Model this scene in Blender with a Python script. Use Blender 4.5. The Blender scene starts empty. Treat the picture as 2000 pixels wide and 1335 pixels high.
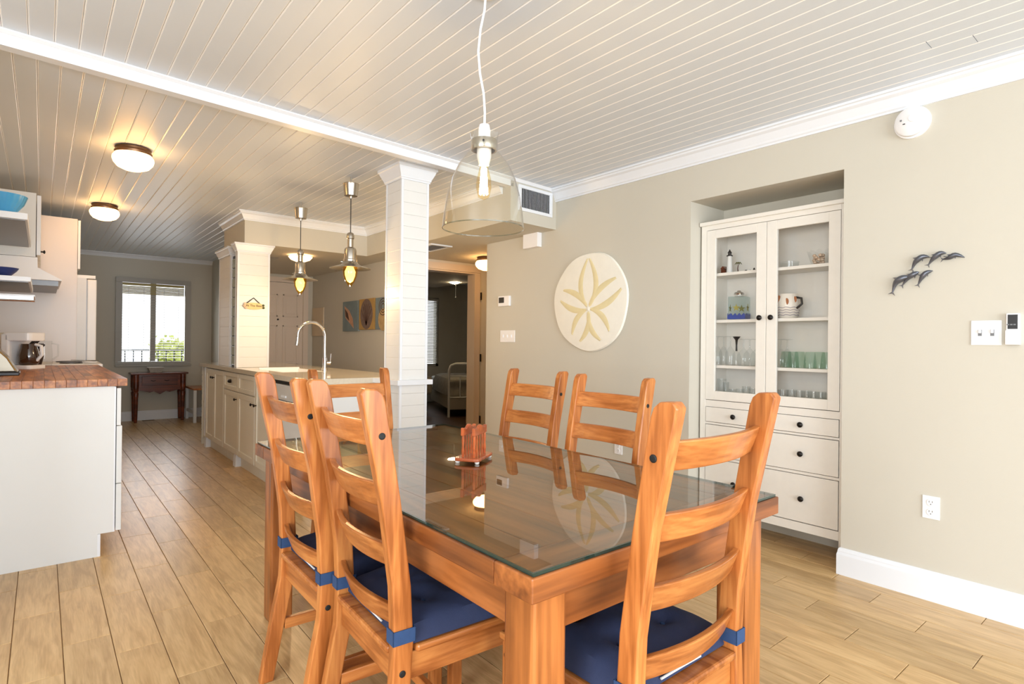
import bpy, math, random
from mathutils import Vector, Matrix
random.seed(7)
S = bpy.context.scene
COL = S.collection
rad = math.radians

# ------------------------------------------------------------------ camera
F_PX = 1120.7
CAM = Vector((0, 0, 1.2))
def _cam_rows():
    y, p, r = rad(39.35), rad(-.12), rad(.62)
    base = Matrix(((1, 0, 0), (0, 0, -1), (0, 1, 0)))
    Ry = Matrix(((math.cos(y), -math.sin(y), 0), (math.sin(y), math.cos(y), 0), (0, 0, 1)))
    Rp = Matrix(((1, 0, 0), (0, math.cos(p), -math.sin(p)), (0, math.sin(p), math.cos(p))))
    Rr = Matrix(((math.cos(r), -math.sin(r), 0), (math.sin(r), math.cos(r), 0), (0, 0, 1)))
    return Rr @ Rp @ base @ Ry
CM = _cam_rows()
def at(px, py, axis, val):
    """photo pixel (2000x1335) -> point on the plane axis=val"""
    d = CM.transposed() @ Vector(((px - 1000) / F_PX, (py - 667.5) / F_PX, 1))
    return CAM + d * ((val - CAM[axis]) / d[axis])
cd = bpy.data.cameras.new('camera'); cam = bpy.data.objects.new('camera', cd); COL.objects.link(cam)
cd.sensor_width = 36; cd.lens = F_PX / 2000 * 36; cd.clip_start = .02; cd.clip_end = 200
m4 = Matrix.Identity(4)
for i in range(3):
    m4[i][0] = CM[0][i]; m4[i][1] = -CM[1][i]; m4[i][2] = -CM[2][i]; m4[i][3] = CAM[i]
cam.matrix_world = m4
S.camera = cam

# ------------------------------------------------------------------ world, daylight, exposure
W = bpy.data.worlds.new('world'); S.world = W; W.use_nodes = True
bg = W.node_tree.nodes['Background']; bg.inputs[0].default_value = (.86, .93, 1, 1); bg.inputs[1].default_value = 2.2
def area(name, loc, rot, sx, sy, power, col):
    l = bpy.data.lights.new(name, 'AREA'); l.shape = 'RECTANGLE'; l.size = sx; l.size_y = sy; l.energy = power; l.color = col
    o = bpy.data.objects.new(name, l); COL.objects.link(o); o.location = loc; o.rotation_euler = rot
    return o
# daylight entering by the glass sliding doors behind the camera; unseen left window added for even fill
area('daylight_sliding_doors', (.6, -4.42, 1.2), (rad(90), 0, 0), 4.6, 2.1, 270, (.89, .955, 1))
area('added_side_fill', (-2.72, -.6, 1.35), (0, rad(-90), 0), 1.5, 2.6, 150, (.89, .955, 1))
area('daylight_kitchen_window', (1.3, 10.25, 1.5), (rad(-90), 0, 0), .9, 1.2, 14, (.95, .98, 1))
S.cycles.transparent_max_bounces = 24
vs = S.view_settings
vs.view_transform = 'Standard'; vs.look = 'None'; vs.exposure = .04; vs.gamma = 1; vs.use_curve_mapping = False

# ------------------------------------------------------------------ materials
def lin(c):
    return tuple(((v / 255) / 12.92 if v / 255 <= .04045 else ((v / 255 + .055) / 1.055) ** 2.4) for v in c) + (1,)
def newmat(name):
    m = bpy.data.materials.new(name); m.use_nodes = True
    nt = m.node_tree; return m, nt, nt.nodes['Principled BSDF']
def coords(nt, scale, rnd=False):
    tc = nt.nodes.new('ShaderNodeTexCoord'); mp = nt.nodes.new('ShaderNodeMapping'); mp.inputs['Scale'].default_value = scale
    if rnd:
        oi = nt.nodes.new('ShaderNodeObjectInfo'); mu = nt.nodes.new('ShaderNodeVectorMath'); mu.operation = 'SCALE'; mu.inputs[0].default_value = (7, 13, 5)
        nt.links.new(oi.outputs['Random'], mu.inputs['Scale'])
        ad = nt.nodes.new('ShaderNodeVectorMath'); nt.links.new(tc.outputs['Object'], ad.inputs[0]); nt.links.new(mu.outputs[0], ad.inputs[1])
        nt.links.new(ad.outputs[0], mp.inputs['Vector']); return mp, oi
    nt.links.new(tc.outputs['Object'], mp.inputs['Vector']); return mp, None
def paint(name, c, rough=.5, metal=0, var=.05, scale=6, bump=0, bscale=120, coat=0, spec=.5):
    m, nt, b = newmat(name)
    b.inputs['Roughness'].default_value = rough; b.inputs['Metallic'].default_value = metal
    b.inputs['Coat Weight'].default_value = coat; b.inputs['Specular IOR Level'].default_value = spec
    mp, _ = coords(nt, (scale,) * 3)
    n = nt.nodes.new('ShaderNodeTexNoise'); n.inputs['Scale'].default_value = 1; n.inputs['Detail'].default_value = 3
    nt.links.new(mp.outputs[0], n.inputs['Vector'])
    mx = nt.nodes.new('ShaderNodeMix'); mx.data_type = 'RGBA'
    c0 = lin(c)
    mx.inputs[6].default_value = tuple(v * (1 - var) for v in c0[:3]) + (1,); mx.inputs[7].default_value = tuple(min(1, v * (1 + var)) for v in c0[:3]) + (1,)
    nt.links.new(n.outputs[0], mx.inputs[0]); nt.links.new(mx.outputs[2], b.inputs['Base Color'])
    if bump:
        n2 = nt.nodes.new('ShaderNodeTexNoise'); n2.inputs['Scale'].default_value = bscale
        tc = nt.nodes.new('ShaderNodeTexCoord'); nt.links.new(tc.outputs['Object'], n2.inputs['Vector'])
        bp = nt.nodes.new('ShaderNodeBump'); bp.inputs['Strength'].default_value = bump; bp.inputs['Distance'].default_value = .002
        nt.links.new(n2.outputs[0], bp.inputs['Height']); nt.links.new(bp.outputs[0], b.inputs['Normal'])
    return m
def wood(name, c1, c2, axis=2, rough=.38, fine=60, coarse=9, rnd=True, coat=0, knots=False, c3=None):
    m, nt, b = newmat(name); b.inputs['Roughness'].default_value = rough; b.inputs['Coat Weight'].default_value = coat; b.inputs['Coat Roughness'].default_value = .12
    s = [coarse] * 3; s[axis] = coarse * .13
    mp, oi = coords(nt, s, rnd)
    n = nt.nodes.new('ShaderNodeTexNoise'); n.inputs['Scale'].default_value = 1; n.inputs['Detail'].default_value = 5; n.inputs['Distortion'].default_value = .9
    nt.links.new(mp.outputs[0], n.inputs['Vector'])
    s2 = [fine] * 3; s2[axis] = fine * .06
    mp2, _ = coords(nt, s2, rnd)
    n2 = nt.nodes.new('ShaderNodeTexNoise'); n2.inputs['Scale'].default_value = 1; n2.inputs['Detail'].default_value = 2
    nt.links.new(mp2.outputs[0], n2.inputs['Vector'])
    ad = nt.nodes.new('ShaderNodeMath'); ad.operation = 'MULTIPLY_ADD'; ad.inputs[1].default_value = .45; nt.links.new(n2.outputs[0], ad.inputs[0]); 
    su = nt.nodes.new('ShaderNodeMath'); su.operation = 'SUBTRACT'; su.inputs[1].default_value = .225
    nt.links.new(n.outputs[0], su.inputs[0]); nt.links.new(su.outputs[0], ad.inputs[2])
    r = nt.nodes.new('ShaderNodeValToRGB'); r.color_ramp.elements[0].position = .33; r.color_ramp.elements[1].position = .68
    r.color_ramp.elements[0].color = lin(c1); r.color_ramp.elements[1].color = lin(c2)
    if c3: e = r.color_ramp.elements.new(.5); e.color = lin(c3)
    nt.links.new(ad.outputs[0], r.inputs[0])
    out = r.outputs[0]
    if rnd:
        hs = nt.nodes.new('ShaderNodeHueSaturation'); mr = nt.nodes.new('ShaderNodeMapRange'); mr.inputs[3].default_value = .86; mr.inputs[4].default_value = 1.12
        nt.links.new(oi.outputs['Random'], mr.inputs[0]); nt.links.new(mr.outputs[0], hs.inputs['Value']); nt.links.new(out, hs.inputs['Color']); out = hs.outputs[0]
    nt.links.new(out, b.inputs['Base Color'])
    bp = nt.nodes.new('ShaderNodeBump'); bp.inputs['Strength'].default_value = .12; bp.inputs['Distance'].default_value = .001
    nt.links.new(n2.outputs[0], bp.inputs['Height']); nt.links.new(bp.outputs[0], b.inputs['Normal'])
    return m
def glass(name, tint=(250, 252, 251), ior=1.5, rough=0., boost=1.):
    """thin clear glass: see-through with real Fresnel reflections"""
    m = bpy.data.materials.new(name); m.use_nodes = True; nt = m.node_tree; nt.nodes.clear()
    o = nt.nodes.new('ShaderNodeOutputMaterial'); mx = nt.nodes.new('ShaderNodeMixShader'); fr = nt.nodes.new('ShaderNodeFresnel'); fr.inputs[0].default_value = ior
    t = nt.nodes.new('ShaderNodeBsdfTransparent'); t.inputs[0].default_value = lin(tint); g = nt.nodes.new('ShaderNodeBsdfGlossy'); g.inputs['Roughness'].default_value = rough
    mu = nt.nodes.new('ShaderNodeMath'); mu.operation = 'MULTIPLY'; mu.inputs[1].default_value = boost; mu.use_clamp = True
    ge = nt.nodes.new('ShaderNodeNewGeometry'); iv = nt.nodes.new('ShaderNodeMath'); iv.operation = 'SUBTRACT'; iv.inputs[0].default_value = 1
    nt.links.new(ge.outputs['Backfacing'], iv.inputs[1]); m2 = nt.nodes.new('ShaderNodeMath'); m2.operation = 'MULTIPLY'
    nt.links.new(fr.outputs[0], mu.inputs[0]); nt.links.new(mu.outputs[0], m2.inputs[0]); nt.links.new(iv.outputs[0], m2.inputs[1]); nt.links.new(m2.outputs[0], mx.inputs[0])
    nt.links.new(t.outputs[0], mx.inputs[1]); nt.links.new(g.outputs[0], mx.inputs[2]); nt.links.new(mx.outputs[0], o.inputs[0])
    return m
def glow(name, c, strength, base=(255, 250, 240)):
    m, nt, b = newmat(name); b.inputs['Base Color'].default_value = lin(base); b.inputs['Emission Color'].default_value = lin(c); b.inputs['Emission Strength'].default_value = strength
    b.inputs['Roughness'].default_value = .3
    return m

WALL = paint('wall_paint', (203, 198, 185), .75, var=.02, scale=3, bump=.12, bscale=180)
BEAD_GLINT = paint('ceiling_bead_glint', (250, 250, 250), .3, var=.01)  # whiter than the boards: window light caught by plank edges, painted in
CEIL = paint('ceiling_paint', (220, 228, 238), .42, var=.015, scale=3)
TRIM = paint('trim_white', (234, 238, 244), .35, var=.01)
CABW = paint('cabinet_white', (226, 228, 228), .38, var=.015)
HUTW = paint('hutch_white_stain', (236, 232, 224), .4, var=.03, scale=25)
ISLW = paint('island_ivory', (228, 222, 206), .35, var=.02)
SIDING = paint('siding_white', (232, 232, 230), .45, var=.02, scale=9)
PLASTIC = paint('white_plastic', (242, 242, 244), .35, var=.01)
DARKP = paint('dark_plastic', (28, 28, 32), .35, var=.1)
BLACK = paint('black_gap', (12, 12, 12), .6, var=.1)
KNOB = paint('black_iron_knob', (34, 30, 28), .35, .6, var=.1)
STEEL = paint('brushed_nickel', (190, 186, 178), .24, 1, var=.08, scale=40)
CHROME = paint('chrome', (222, 222, 224), .06, 1, var=.02)
STAINLESS = paint('stainless', (172, 174, 178), .3, 1, var=.06, scale=30)
GREYSH = paint('grey_laminate', (120, 122, 126), .35, .3, var=.08, scale=40)
STONE = paint('beige_quartz', (214, 204, 184), .12, var=.10, scale=60, coat=.3)
NAVY = paint('navy_cotton', (42, 52, 84), .85, var=.12, scale=40, bump=.35, bscale=500)
NAVYS = paint('navy_strap', (42, 70, 112), .85, var=.15, scale=60, bump=.3, bscale=600)
WHITEC = paint('white_cloth', (235, 235, 232), .8, var=.04)
TILE = wood('wood_look_tile', (188, 152, 104), (216, 182, 132), 1, .32, 170, 28, True, c3=(203, 168, 118))
GROUT = paint('grout', (140, 112, 80), .8, var=.1, scale=30)
PINE = wood('pine_vertical', (152, 86, 38), (203, 132, 70), 2, .3, 110, 20, True, c3=(181, 109, 54))
PINEX = wood('pine_across', (152, 86, 38), (203, 132, 70), 0, .3, 110, 20, True, c3=(181, 109, 54))
PINEY = wood('pine_lengthwise', (152, 86, 38), (203, 132, 70), 1, .3, 110, 20, True, c3=(181, 109, 54))
TABX = wood('table_wood_across', (104, 56, 26), (170, 102, 52), 0, .3, 60, 10, True, c3=(140, 80, 38))
TABY = wood('table_wood_lengthwise', (104, 56, 26), (170, 102, 52), 1, .3, 60, 10, True, c3=(140, 80, 38))
TABZ = wood('table_wood_leg', (118, 66, 30), (184, 112, 56), 2, .3, 60, 12, True, c3=(154, 90, 42))
BUTCHER = wood('butcher_block', (120, 66, 28), (210, 142, 78), 1, .35, 60, 14, True, c3=(176, 106, 50))
CONSOLE = wood('console_mahogany', (70, 30, 16), (124, 58, 30), 0, .3, 60, 10, True)
HOLDERW = wood('cherry_varnish', (160, 72, 34), (204, 104, 54), 1, .22, 60, 14, True, coat=.4)
DARKFLOOR = wood('dark_bedroom_floor', (58, 38, 24), (92, 62, 40), 1, .35, 60, 8, True)
PANE = glass('clear_pane', (254, 254, 254), 1.45)
TABLEGLASS = glass('table_glass', (244, 248, 244), 1.62, 0, 1.3)
GREENEDGE = paint('glass_green_edge', (14, 48, 44), .08, var=.2, scale=30, coat=.6)
SHADEGLASS = glass('shade_glass', (252, 251, 245), 1.5, 0, 2.8)
CLEARG = glass('clear_glassware', (249, 250, 250), 1.5)
GREENG = glass('green_glassware', (230, 241, 235), 1.5)
AMBERG = glass('amber_bulb_glass', (255, 244, 214), 1.45)
AMBERG2 = glass('amber_globe_glass', (255, 226, 150), 1.45)

# ------------------------------------------------------------------ mesh helpers
class MB:
    def __init__(s): s.v = []; s.f = []
    def box(s, x0, y0, z0, x1, y1, z1):
        x0, x1 = sorted((x0, x1)); y0, y1 = sorted((y0, y1)); z0, z1 = sorted((z0, z1))
        n = len(s.v); s.v += [(x, y, z) for z in (z0, z1) for x, y in ((x0, y0), (x1, y0), (x1, y1), (x0, y1))]
        s.f += [tuple(n + i for i in q) for q in ((3, 2, 1, 0), (4, 5, 6, 7), (0, 1, 5, 4), (1, 2, 6, 5), (2, 3, 7, 6), (3, 0, 4, 7))]
        return s
    def loft(s, rings, closed=True, cap=True):
        n = len(s.v); k = len(rings[0])
        for r in rings: s.v += [tuple(p) for p in r]
        for i in range(len(rings) - 1):
            for j in range(k if closed else k - 1):
                a = n + i * k + j; b = n + i * k + (j + 1) % k
                s.f.append((a, b, b + k, a + k))
        if cap and closed:
            s.f.append(tuple(n + j for j in reversed(range(k)))); e = n + (len(rings) - 1) * k; s.f.append(tuple(e + j for j in range(k)))
        return s
    def prism(s, poly, axis, a, b):
        """poly: 2D points in the two other axes (in x,y,z order), extruded from a to b"""
        def p(q, t): l = list(q); l.insert(axis, t); return tuple(l)
        return s.loft([[p(q, a) for q in poly], [p(q, b) for q in poly]])
    def lathe(s, prof, c=(0, 0, 0), n=20, axis=2, sx=1, sy=1, cap=True):
        rings = []
        for r, h in prof:
            ring = []
            for i in range(n):
                a = 2 * math.pi * i / n; u, w = r * math.cos(a) * sx, r * math.sin(a) * sy
                q = {2: (u, w, h), 0: (h, u, w), 1: (u, h, w)}[axis]
                ring.append((c[0] + q[0], c[1] + q[1], c[2] + q[2]))
            rings.append(ring)
        return s.loft(rings, cap=cap)
    def tube(s, pts, r, n=8, flat=1.0, cap=True):
        pts = [Vector(p) for p in pts]; rings = []
        up = Vector((0, 0, 1))
        for i, p in enumerate(pts):
            t = (pts[min(i + 1, len(pts) - 1)] - pts[max(i - 1, 0)]).normalized()
            if i == 0:
                a = up if abs(t.z) < .9 else Vector((1, 0, 0)); u = t.cross(a).normalized()
            else: u = (u - t * u.dot(t)).normalized()
            w = t.cross(u)
            rr = r[i] if isinstance(r, (list, tuple)) else r
            rings.append([p + u * rr * math.cos(2 * math.pi * j / n) + w * rr * flat * math.sin(2 * math.pi * j / n) for j in range(n)])
        return s.loft(rings, cap=cap)
    def sweep(s, path, prof, closed=False):
        """moulding: prof = [(out, z)], path = [(x, y)], 'out' is to the left of travel, mitred corners"""
        P = [Vector(p) for p in path]; n = len(P); rings = []
        for i in range(n):
            d0 = (P[i] - P[i - 1]).normalized() if (i or closed) else None
            d1 = (P[(i + 1) % n] - P[i]).normalized() if (i < n - 1 or closed) else None
            d0 = d0 or d1; d1 = d1 or d0
            n0 = Vector((-d0.y, d0.x)); n1 = Vector((-d1.y, d1.x)); mt = (n0 + n1).normalized(); mt /= max(.2, mt.dot(n0))
            rings.append([(P[i].x + mt.x * o, P[i].y + mt.y * o, z) for o, z in prof])
        if closed: rings.append(rings[0])
        return s.loft(rings, cap=not closed)
def up(o):
    while o.parent: o = o.parent
    return o
def obj(name, mb, mat, parent=None, bevel=0, smooth=False, w=True, seg=2, **tags):
    """links one mesh object; w: vertices are given in world coordinates"""
    v = mb.v
    if parent is not None and w:
        l = up(parent).location; v = [(a - l.x, b - l.y, c - l.z) for a, b, c in v]
    me = bpy.data.meshes.new(name); me.from_pydata([tuple(p) for p in v], [], mb.f); me.update()
    import bmesh
    bm = bmesh.new(); bm.from_mesh(me); bmesh.ops.recalc_face_normals(bm, faces=bm.faces)
    if smooth:
        for e in bm.edges:
            if len(e.link_faces) == 2 and e.calc_face_angle() > rad(42): e.smooth = False
    bm.to_mesh(me); bm.free()
    if smooth:
        for p in me.polygons: p.use_smooth = True
    o = bpy.data.objects.new(name, me); COL.objects.link(o)
    if mat: me.materials.append(mat)
    if parent is not None: o.parent = parent
    if bevel:
        b = o.modifiers.new('bevel', 'BEVEL'); b.width = bevel; b.segments = seg; b.limit_method = 'ANGLE'; b.angle_limit = rad(35)
    for k, t in tags.items(): o[k] = t
    return o
def thing(name, label, cat, loc=(0, 0, 0), rz=0, group=None):
    o = bpy.data.objects.new(name, None); COL.objects.link(o); o.empty_display_size = .05
    o.location = loc; o.rotation_euler = (0, 0, rz); o['label'] = label; o['category'] = cat
    if group: o['group'] = group
    return o
def box(*a): return MB().box(*a)
def struct(name, mb, mat, label, parent=None, **k):
    return obj(name, mb, mat, parent, kind='structure', label=label, category=k.pop('cat', 'wall'), **k)
def copy_tree(o, parent=None):
    c = o.copy(); COL.objects.link(c); c.parent = parent
    for ch in o.children: copy_tree(ch, c)
    return c
def rrect(w, h, r, n=4):
    pts = []
    for cx, cy, a0 in ((w / 2 - r, h / 2 - r, 0), (-w / 2 + r, h / 2 - r, 90), (-w / 2 + r, -h / 2 + r, 180), (w / 2 - r, -h / 2 + r, 270)):
        for i in range(n + 1):
            a = rad(a0 + 90 * i / n); pts.append((cx + r * math.cos(a), cy + r * math.sin(a)))
    return pts

# ================================================================== the setting
ZD, ZK, ZH = 2.465, 2.44, 2.14          # dining ceiling, kitchen ceiling, hall soffit
XW = 3.28                               # right wall plane
def beam_y(x): return 3.155 + .0845 * (x + .14)   # front face of the ceiling beam

# floor: grout bed with one object for each wood-look tile
floor = struct('floor', box(-2.9, -4.6, -.1, 5.2, 10.1, -.004), GROUT, 'wood-look tile floor running through dining area and kitchen', cat='floor')
TW, TL = .155, .612
tm = MB(); g = .0014; ch = .0012
tm.loft([[(-TW / 2 + g, -TL / 2 + g, -.004), (TW / 2 - g, -TL / 2 + g, -.004), (TW / 2 - g, TL / 2 - g, -.004), (-TW / 2 + g, TL / 2 - g, -.004)],
         [(-TW / 2 + g, -TL / 2 + g, -ch), (TW / 2 - g, -TL / 2 + g, -ch), (TW / 2 - g, TL / 2 - g, -ch), (-TW / 2 + g, TL / 2 - g, -ch)],
         [(-TW / 2 + g + ch, -TL / 2 + g + ch, 0), (TW / 2 - g - ch, -TL / 2 + g + ch, 0), (TW / 2 - g - ch, TL / 2 - g - ch, 0), (-TW / 2 + g + ch, TL / 2 - g - ch, 0)]])
tile0 = obj('floor_tile', tm, TILE, floor); tdata = tile0.data; first = True
rest = MB(); offs = {0: 2.643, 1: 2.323, 2: 2.70, 3: 2.46}
for k in range(-9, 32):
    cx = .23 + TW * (k + .5)
    off = offs.get(k, (k * .37) % 1 * TL)
    j0 = int((-2.3 - off) / TL) - 1
    for j in range(j0, j0 + 24):
        cy = off + TL * (j + .5)
        if cy < -2.1 or cy > 10.1 or cx < -1.6 or cx > 5: continue
        if cx > XW + .05 and cy < 4.3 and not (.9 < cy < 2.5 and cx < 3.75): continue
        near = .35 < cy < 6.4 and -.2 < cx < XW + .1 and not (cx > 1.52 and cx < 1.9 and cy > 4.2) and not (cx < .2 and cy > 4.2)
        if cx > 1.9 and cy > 3.95: near = False
        if near:
            o = tile0 if first else tile0.copy()
            if not first: COL.objects.link(o)
            first = False; o.location = (cx, cy, 0)
        else:
            n = len(rest.v); rest.v += [(a + cx, b + cy, c) for a, b, c in tm.v]; rest.f += [tuple(i + n for i in f) for f in tm.f]
obj('floor_tiles_remaining', rest, TILE, floor, kind='stuff')

# ceilings: bead-edged planks, one object each
def plank(parent, name, x, y0, y1, z, pitch):
    h = pitch / 2 - .0006
    m = MB()
    prof = [(-h, z + .012), (-h, z + .0018), (-h + .0018, z + .0004), (-h + .0034, z + .0014), (-h + .0052, z), (h - .0032, z), (h - .0008, z + .0012), (h, z + .002), (h, z + .012)]
    m.loft([[(x + a, y0, b) for a, b in prof], [(x + a, y1, b) for a, b in prof]])
    o = obj(name, m, CEIL, parent); o.data.materials.append(BEAD_GLINT)
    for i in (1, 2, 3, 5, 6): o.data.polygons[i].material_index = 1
    return o
PITCH = .0845
ceil_d = struct('ceiling_dining', box(-2.9, -4.6, ZD + .012, 3.75, 3.5, ZD + .1), CEIL, 'white planked dining ceiling', cat='ceiling')
ceil_k = struct('ceiling_kitchen', MB().prism([(-.5, beam_y(-.5) + .02), (3.0, beam_y(3.0) + .02), (3.0, 10.2), (-.5, 10.2)], 2, ZK + .012, ZK + .024), CEIL, 'white planked kitchen ceiling, dimmer than dining ceiling', cat='ceiling')
x = -1.66 + PITCH / 2; i = 0
while x < XW:
    y1 = beam_y(x) + .02
    cut = {round((2.87 - -1.66) / PITCH - .5): .757, round((2.96 - -1.66) / PITCH - .5): .62, round((3.02 - -1.66) / PITCH - .5): 1.96}.get(i)
    if cut:
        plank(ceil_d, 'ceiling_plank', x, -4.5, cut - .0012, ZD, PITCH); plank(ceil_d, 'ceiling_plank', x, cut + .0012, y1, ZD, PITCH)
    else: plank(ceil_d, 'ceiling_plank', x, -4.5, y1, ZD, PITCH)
    x += PITCH; i += 1
x = -.45 + PITCH / 2
while x < 3.0:
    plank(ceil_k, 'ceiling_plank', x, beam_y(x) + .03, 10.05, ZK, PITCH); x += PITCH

# walls
w = MB()
w.box(XW, -4.6, 0, XW + .1, 1.24, ZD + .05).box(XW, 2.168, 0, XW + .1, 4.39, ZD + .05).box(XW, 1.24, 2.14, XW + .1, 2.168, ZD + .05)
w.box(XW + .1, 1.2, 0, 3.72, 1.24, 2.2).box(XW + .1, 2.168, 0, 3.72, 2.2, 2.2).box(3.68, 1.2, 0, 3.74, 2.2, 2.2).box(XW + .1, 1.2, 2.14, 3.72, 2.2, 2.2)
struct('wall_right', w, WALL, 'beige dining wall with a niche for the glass-door cabinet')
struct('wall_kitchen', box(-.47, 3.03, 0, -.35, 10.1, ZK + .05), WALL, 'beige kitchen wall behind range and fridge')
w = MB().box(-.47, 10.05, 0, .86, 10.17, ZK + .05).box(1.74, 10.05, 0, 2.2, 10.17, ZK + .05).box(.86, 10.05, 0, 1.74, 10.17, .86).box(.86, 10.05, 2.07, 1.74, 10.17, ZK + .05)
struct('wall_far', w, WALL, 'beige far wall with blind-covered window')
struct('wall_entry_side', box(2.08, 8.45, 0, 2.2, 10.05, ZK + .05), WALL, 'shaded beige wall right of the far window')
struct('wall_entry', MB().box(2.08, 8.37, 0, 2.3, 8.45, ZK).box(2.3, 8.37, 2.03, 2.93, 8.45, ZK).box(2.93, 8.37, 0, 3.2, 8.45, ZK), WALL, 'wall around the white entry door')
struct('wall_pictures', box(3.07, 5.66, 0, 3.17, 8.45, ZH + .05), WALL, 'beige hall wall carrying three shell paintings')
w = MB().box(3.07, 5.6, 0, 3.24, 5.7, ZH + .05).box(4.0, 5.6, 0, 5.2, 5.7, ZH + .05).box(3.24, 5.6, 2.03, 4.0, 5.7, ZH + .05)
struct('wall_bedroom', w, WALL, 'hall wall around the open bedroom doorway')
struct('wall_hall_end', box(5.1, 4.3, 0, 5.2, 5.65, ZH + .05), WALL, 'end wall of the short hall')
struct('wall_hall_near', box(XW + .1, 4.29, 0, 5.2, 4.39, ZH + .05), WALL, 'hall side of the dining wall')
# soffit over hall and entry (vent face, inner face, entry part)
w = MB().prism([(2.76, beam_y(2.76)), (3.3, beam_y(3.3)), (3.3, 4.3), (5.2, 4.3), (5.2, 8.45), (2.08, 8.45), (2.08, 6.7), (1.5, 6.7), (1.5, 5.9), (2.76, 5.9)], 2, ZH, ZD + .04)
struct('ceiling_soffit', w, WALL, 'dropped beige soffit over hall and entry', cat='soffit')
# room behind the camera
w = MB().box(-2.9, -4.6, 0, -1.7, -4.5, ZD + .05).box(2.9, -4.6, 0, XW + .1, -4.5, ZD + .05).box(-1.7, -4.6, 2.3, 2.9, -4.5, ZD + .05)
struct('wall_back', w, WALL, 'wall with sliding glass doors behind the viewer')
w = MB().box(-2.9, -4.5, 0, -2.8, -1.9, ZD + .05).box(-2.9, .7, 0, -2.8, 3.1, ZD + .05).box(-2.9, -1.9, 0, -2.8, .7, .55).box(-2.9, -1.9, 2.15, -2.8, .7, ZD + .05)
struct('wall_left', w, WALL, 'left dining wall with an added opening for fill light, outside the view')
struct('wall_kitchen_return', box(-2.8, 3.03, 0, -.45, 3.1, ZD + .05), WALL, 'short wall between dining area and kitchen')
# bedroom shell
w = MB().box(3.1, 10.0, 0, 5.45, 10.1, 2.5).box(5.45, 10.0, 0, 6.2, 10.1, .75).box(5.45, 10.0, 2.05, 6.2, 10.1, 2.5).box(6.2, 10.0, 0, 8.2, 10.1, 2.5)
w.box(8.1, 5.6, 0, 8.2, 10.0, 2.5).box(3.17, 5.7, 0, 3.2, 10.0, 2.5).box(5.2, 5.6, 0, 8.2, 5.7, 2.5)
struct('wall_bedroom_inside', w, WALL, 'dim beige bedroom walls seen through the doorway')
struct('ceiling_bedroom', box(3.1, 5.6, 2.42, 8.2, 10.1, 2.5), CEIL, 'bedroom ceiling above the fan', cat='ceiling')
struct('floor_bedroom', box(3.2, 5.65, -.1, 8.2, 10.0, .004), DARKFLOOR, 'dark bedroom floor beyond the doorway', cat='floor')

# mouldings
CROWN = [(0, -.098), (.012, -.098), (.012, -.088), (.02, -.082), (.024, -.07), (.045, -.034), (.062, -.024), (.066, -.014), (.078, -.012), (.078, 0), (0, 0)]
def crown(name, path, z, label, k=1.0): return struct(name, MB().sweep(path, [(a * k, z + b * k) for a, b in CROWN]), TRIM, label, cat='moulding')
crown('trim_1', [(XW, -4.5), (XW, beam_y(XW) + .01)], ZD, 'white crown moulding along the right dining wall')
crown('trim_2', [(2.76, beam_y(2.76) + .1), (2.76, 5.9), (1.5, 5.9), (1.5, 6.7)], ZK, 'white crown moulding around the soffit behind the pendants', .85)
crown('trim_3', [(2.08, 10.05), (-.35, 10.05)], ZK, 'thin white crown moulding on the far window wall', .6)
bm_ = MB()
bx0, bx1 = -1.7, 2.79
d = Vector((1, .0845)).normalized(); nrm = Vector((d.y, -d.x))
def bp(x, out, z): p = Vector((x, beam_y(x))) + nrm * out; return (p.x, p.y, z)
prof = [(0, 2.402), (-.06, 2.402), (-.06, ZD + .02), (0, ZD + .02), (.022, ZD), (.022, ZD - .006), (.008, ZD - .014), (0, ZD - .016)]
bm_.loft([[bp(bx0, a, z) for a, z in prof], [bp(bx1, a, z) for a, z in prof]])
struct('trim_4', bm_, TRIM, 'white boxed beam crossing the ceiling between dining area and kitchen', cat='beam')
tm2 = MB(); pr = [(0, ZD - .022), (.008, ZD - .022), (.016, ZD - .008), (.022, ZD), (0, ZD)]
tm2.loft([[bp(2.77, a, z) for a, z in pr], [bp(XW, a, z) for a, z in pr]])
struct('trim_5', tm2, TRIM, 'thin white moulding above the air vent', cat='moulding')
BASE = [(0, 0), (.015, 0), (.015, .105), (.011, .118), (.011, .124), (.007, .137), (0, .14)]
struct('baseboard_right', MB().sweep([(XW, -4.5), (XW, 1.24), (XW + .1, 1.24)], BASE), TRIM, 'white baseboard along the right dining wall', cat='baseboard')
struct('baseboard_right_far', MB().sweep([(XW + .1, 2.168), (XW, 2.168), (XW, 4.39)], BASE), TRIM, 'white baseboard behind the right-hand chairs', cat='baseboard')
struct('baseboard_far', MB().sweep([(2.08, 10.05), (-.35, 10.05)], BASE), TRIM, 'white baseboard under the far window', cat='baseboard')

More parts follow.
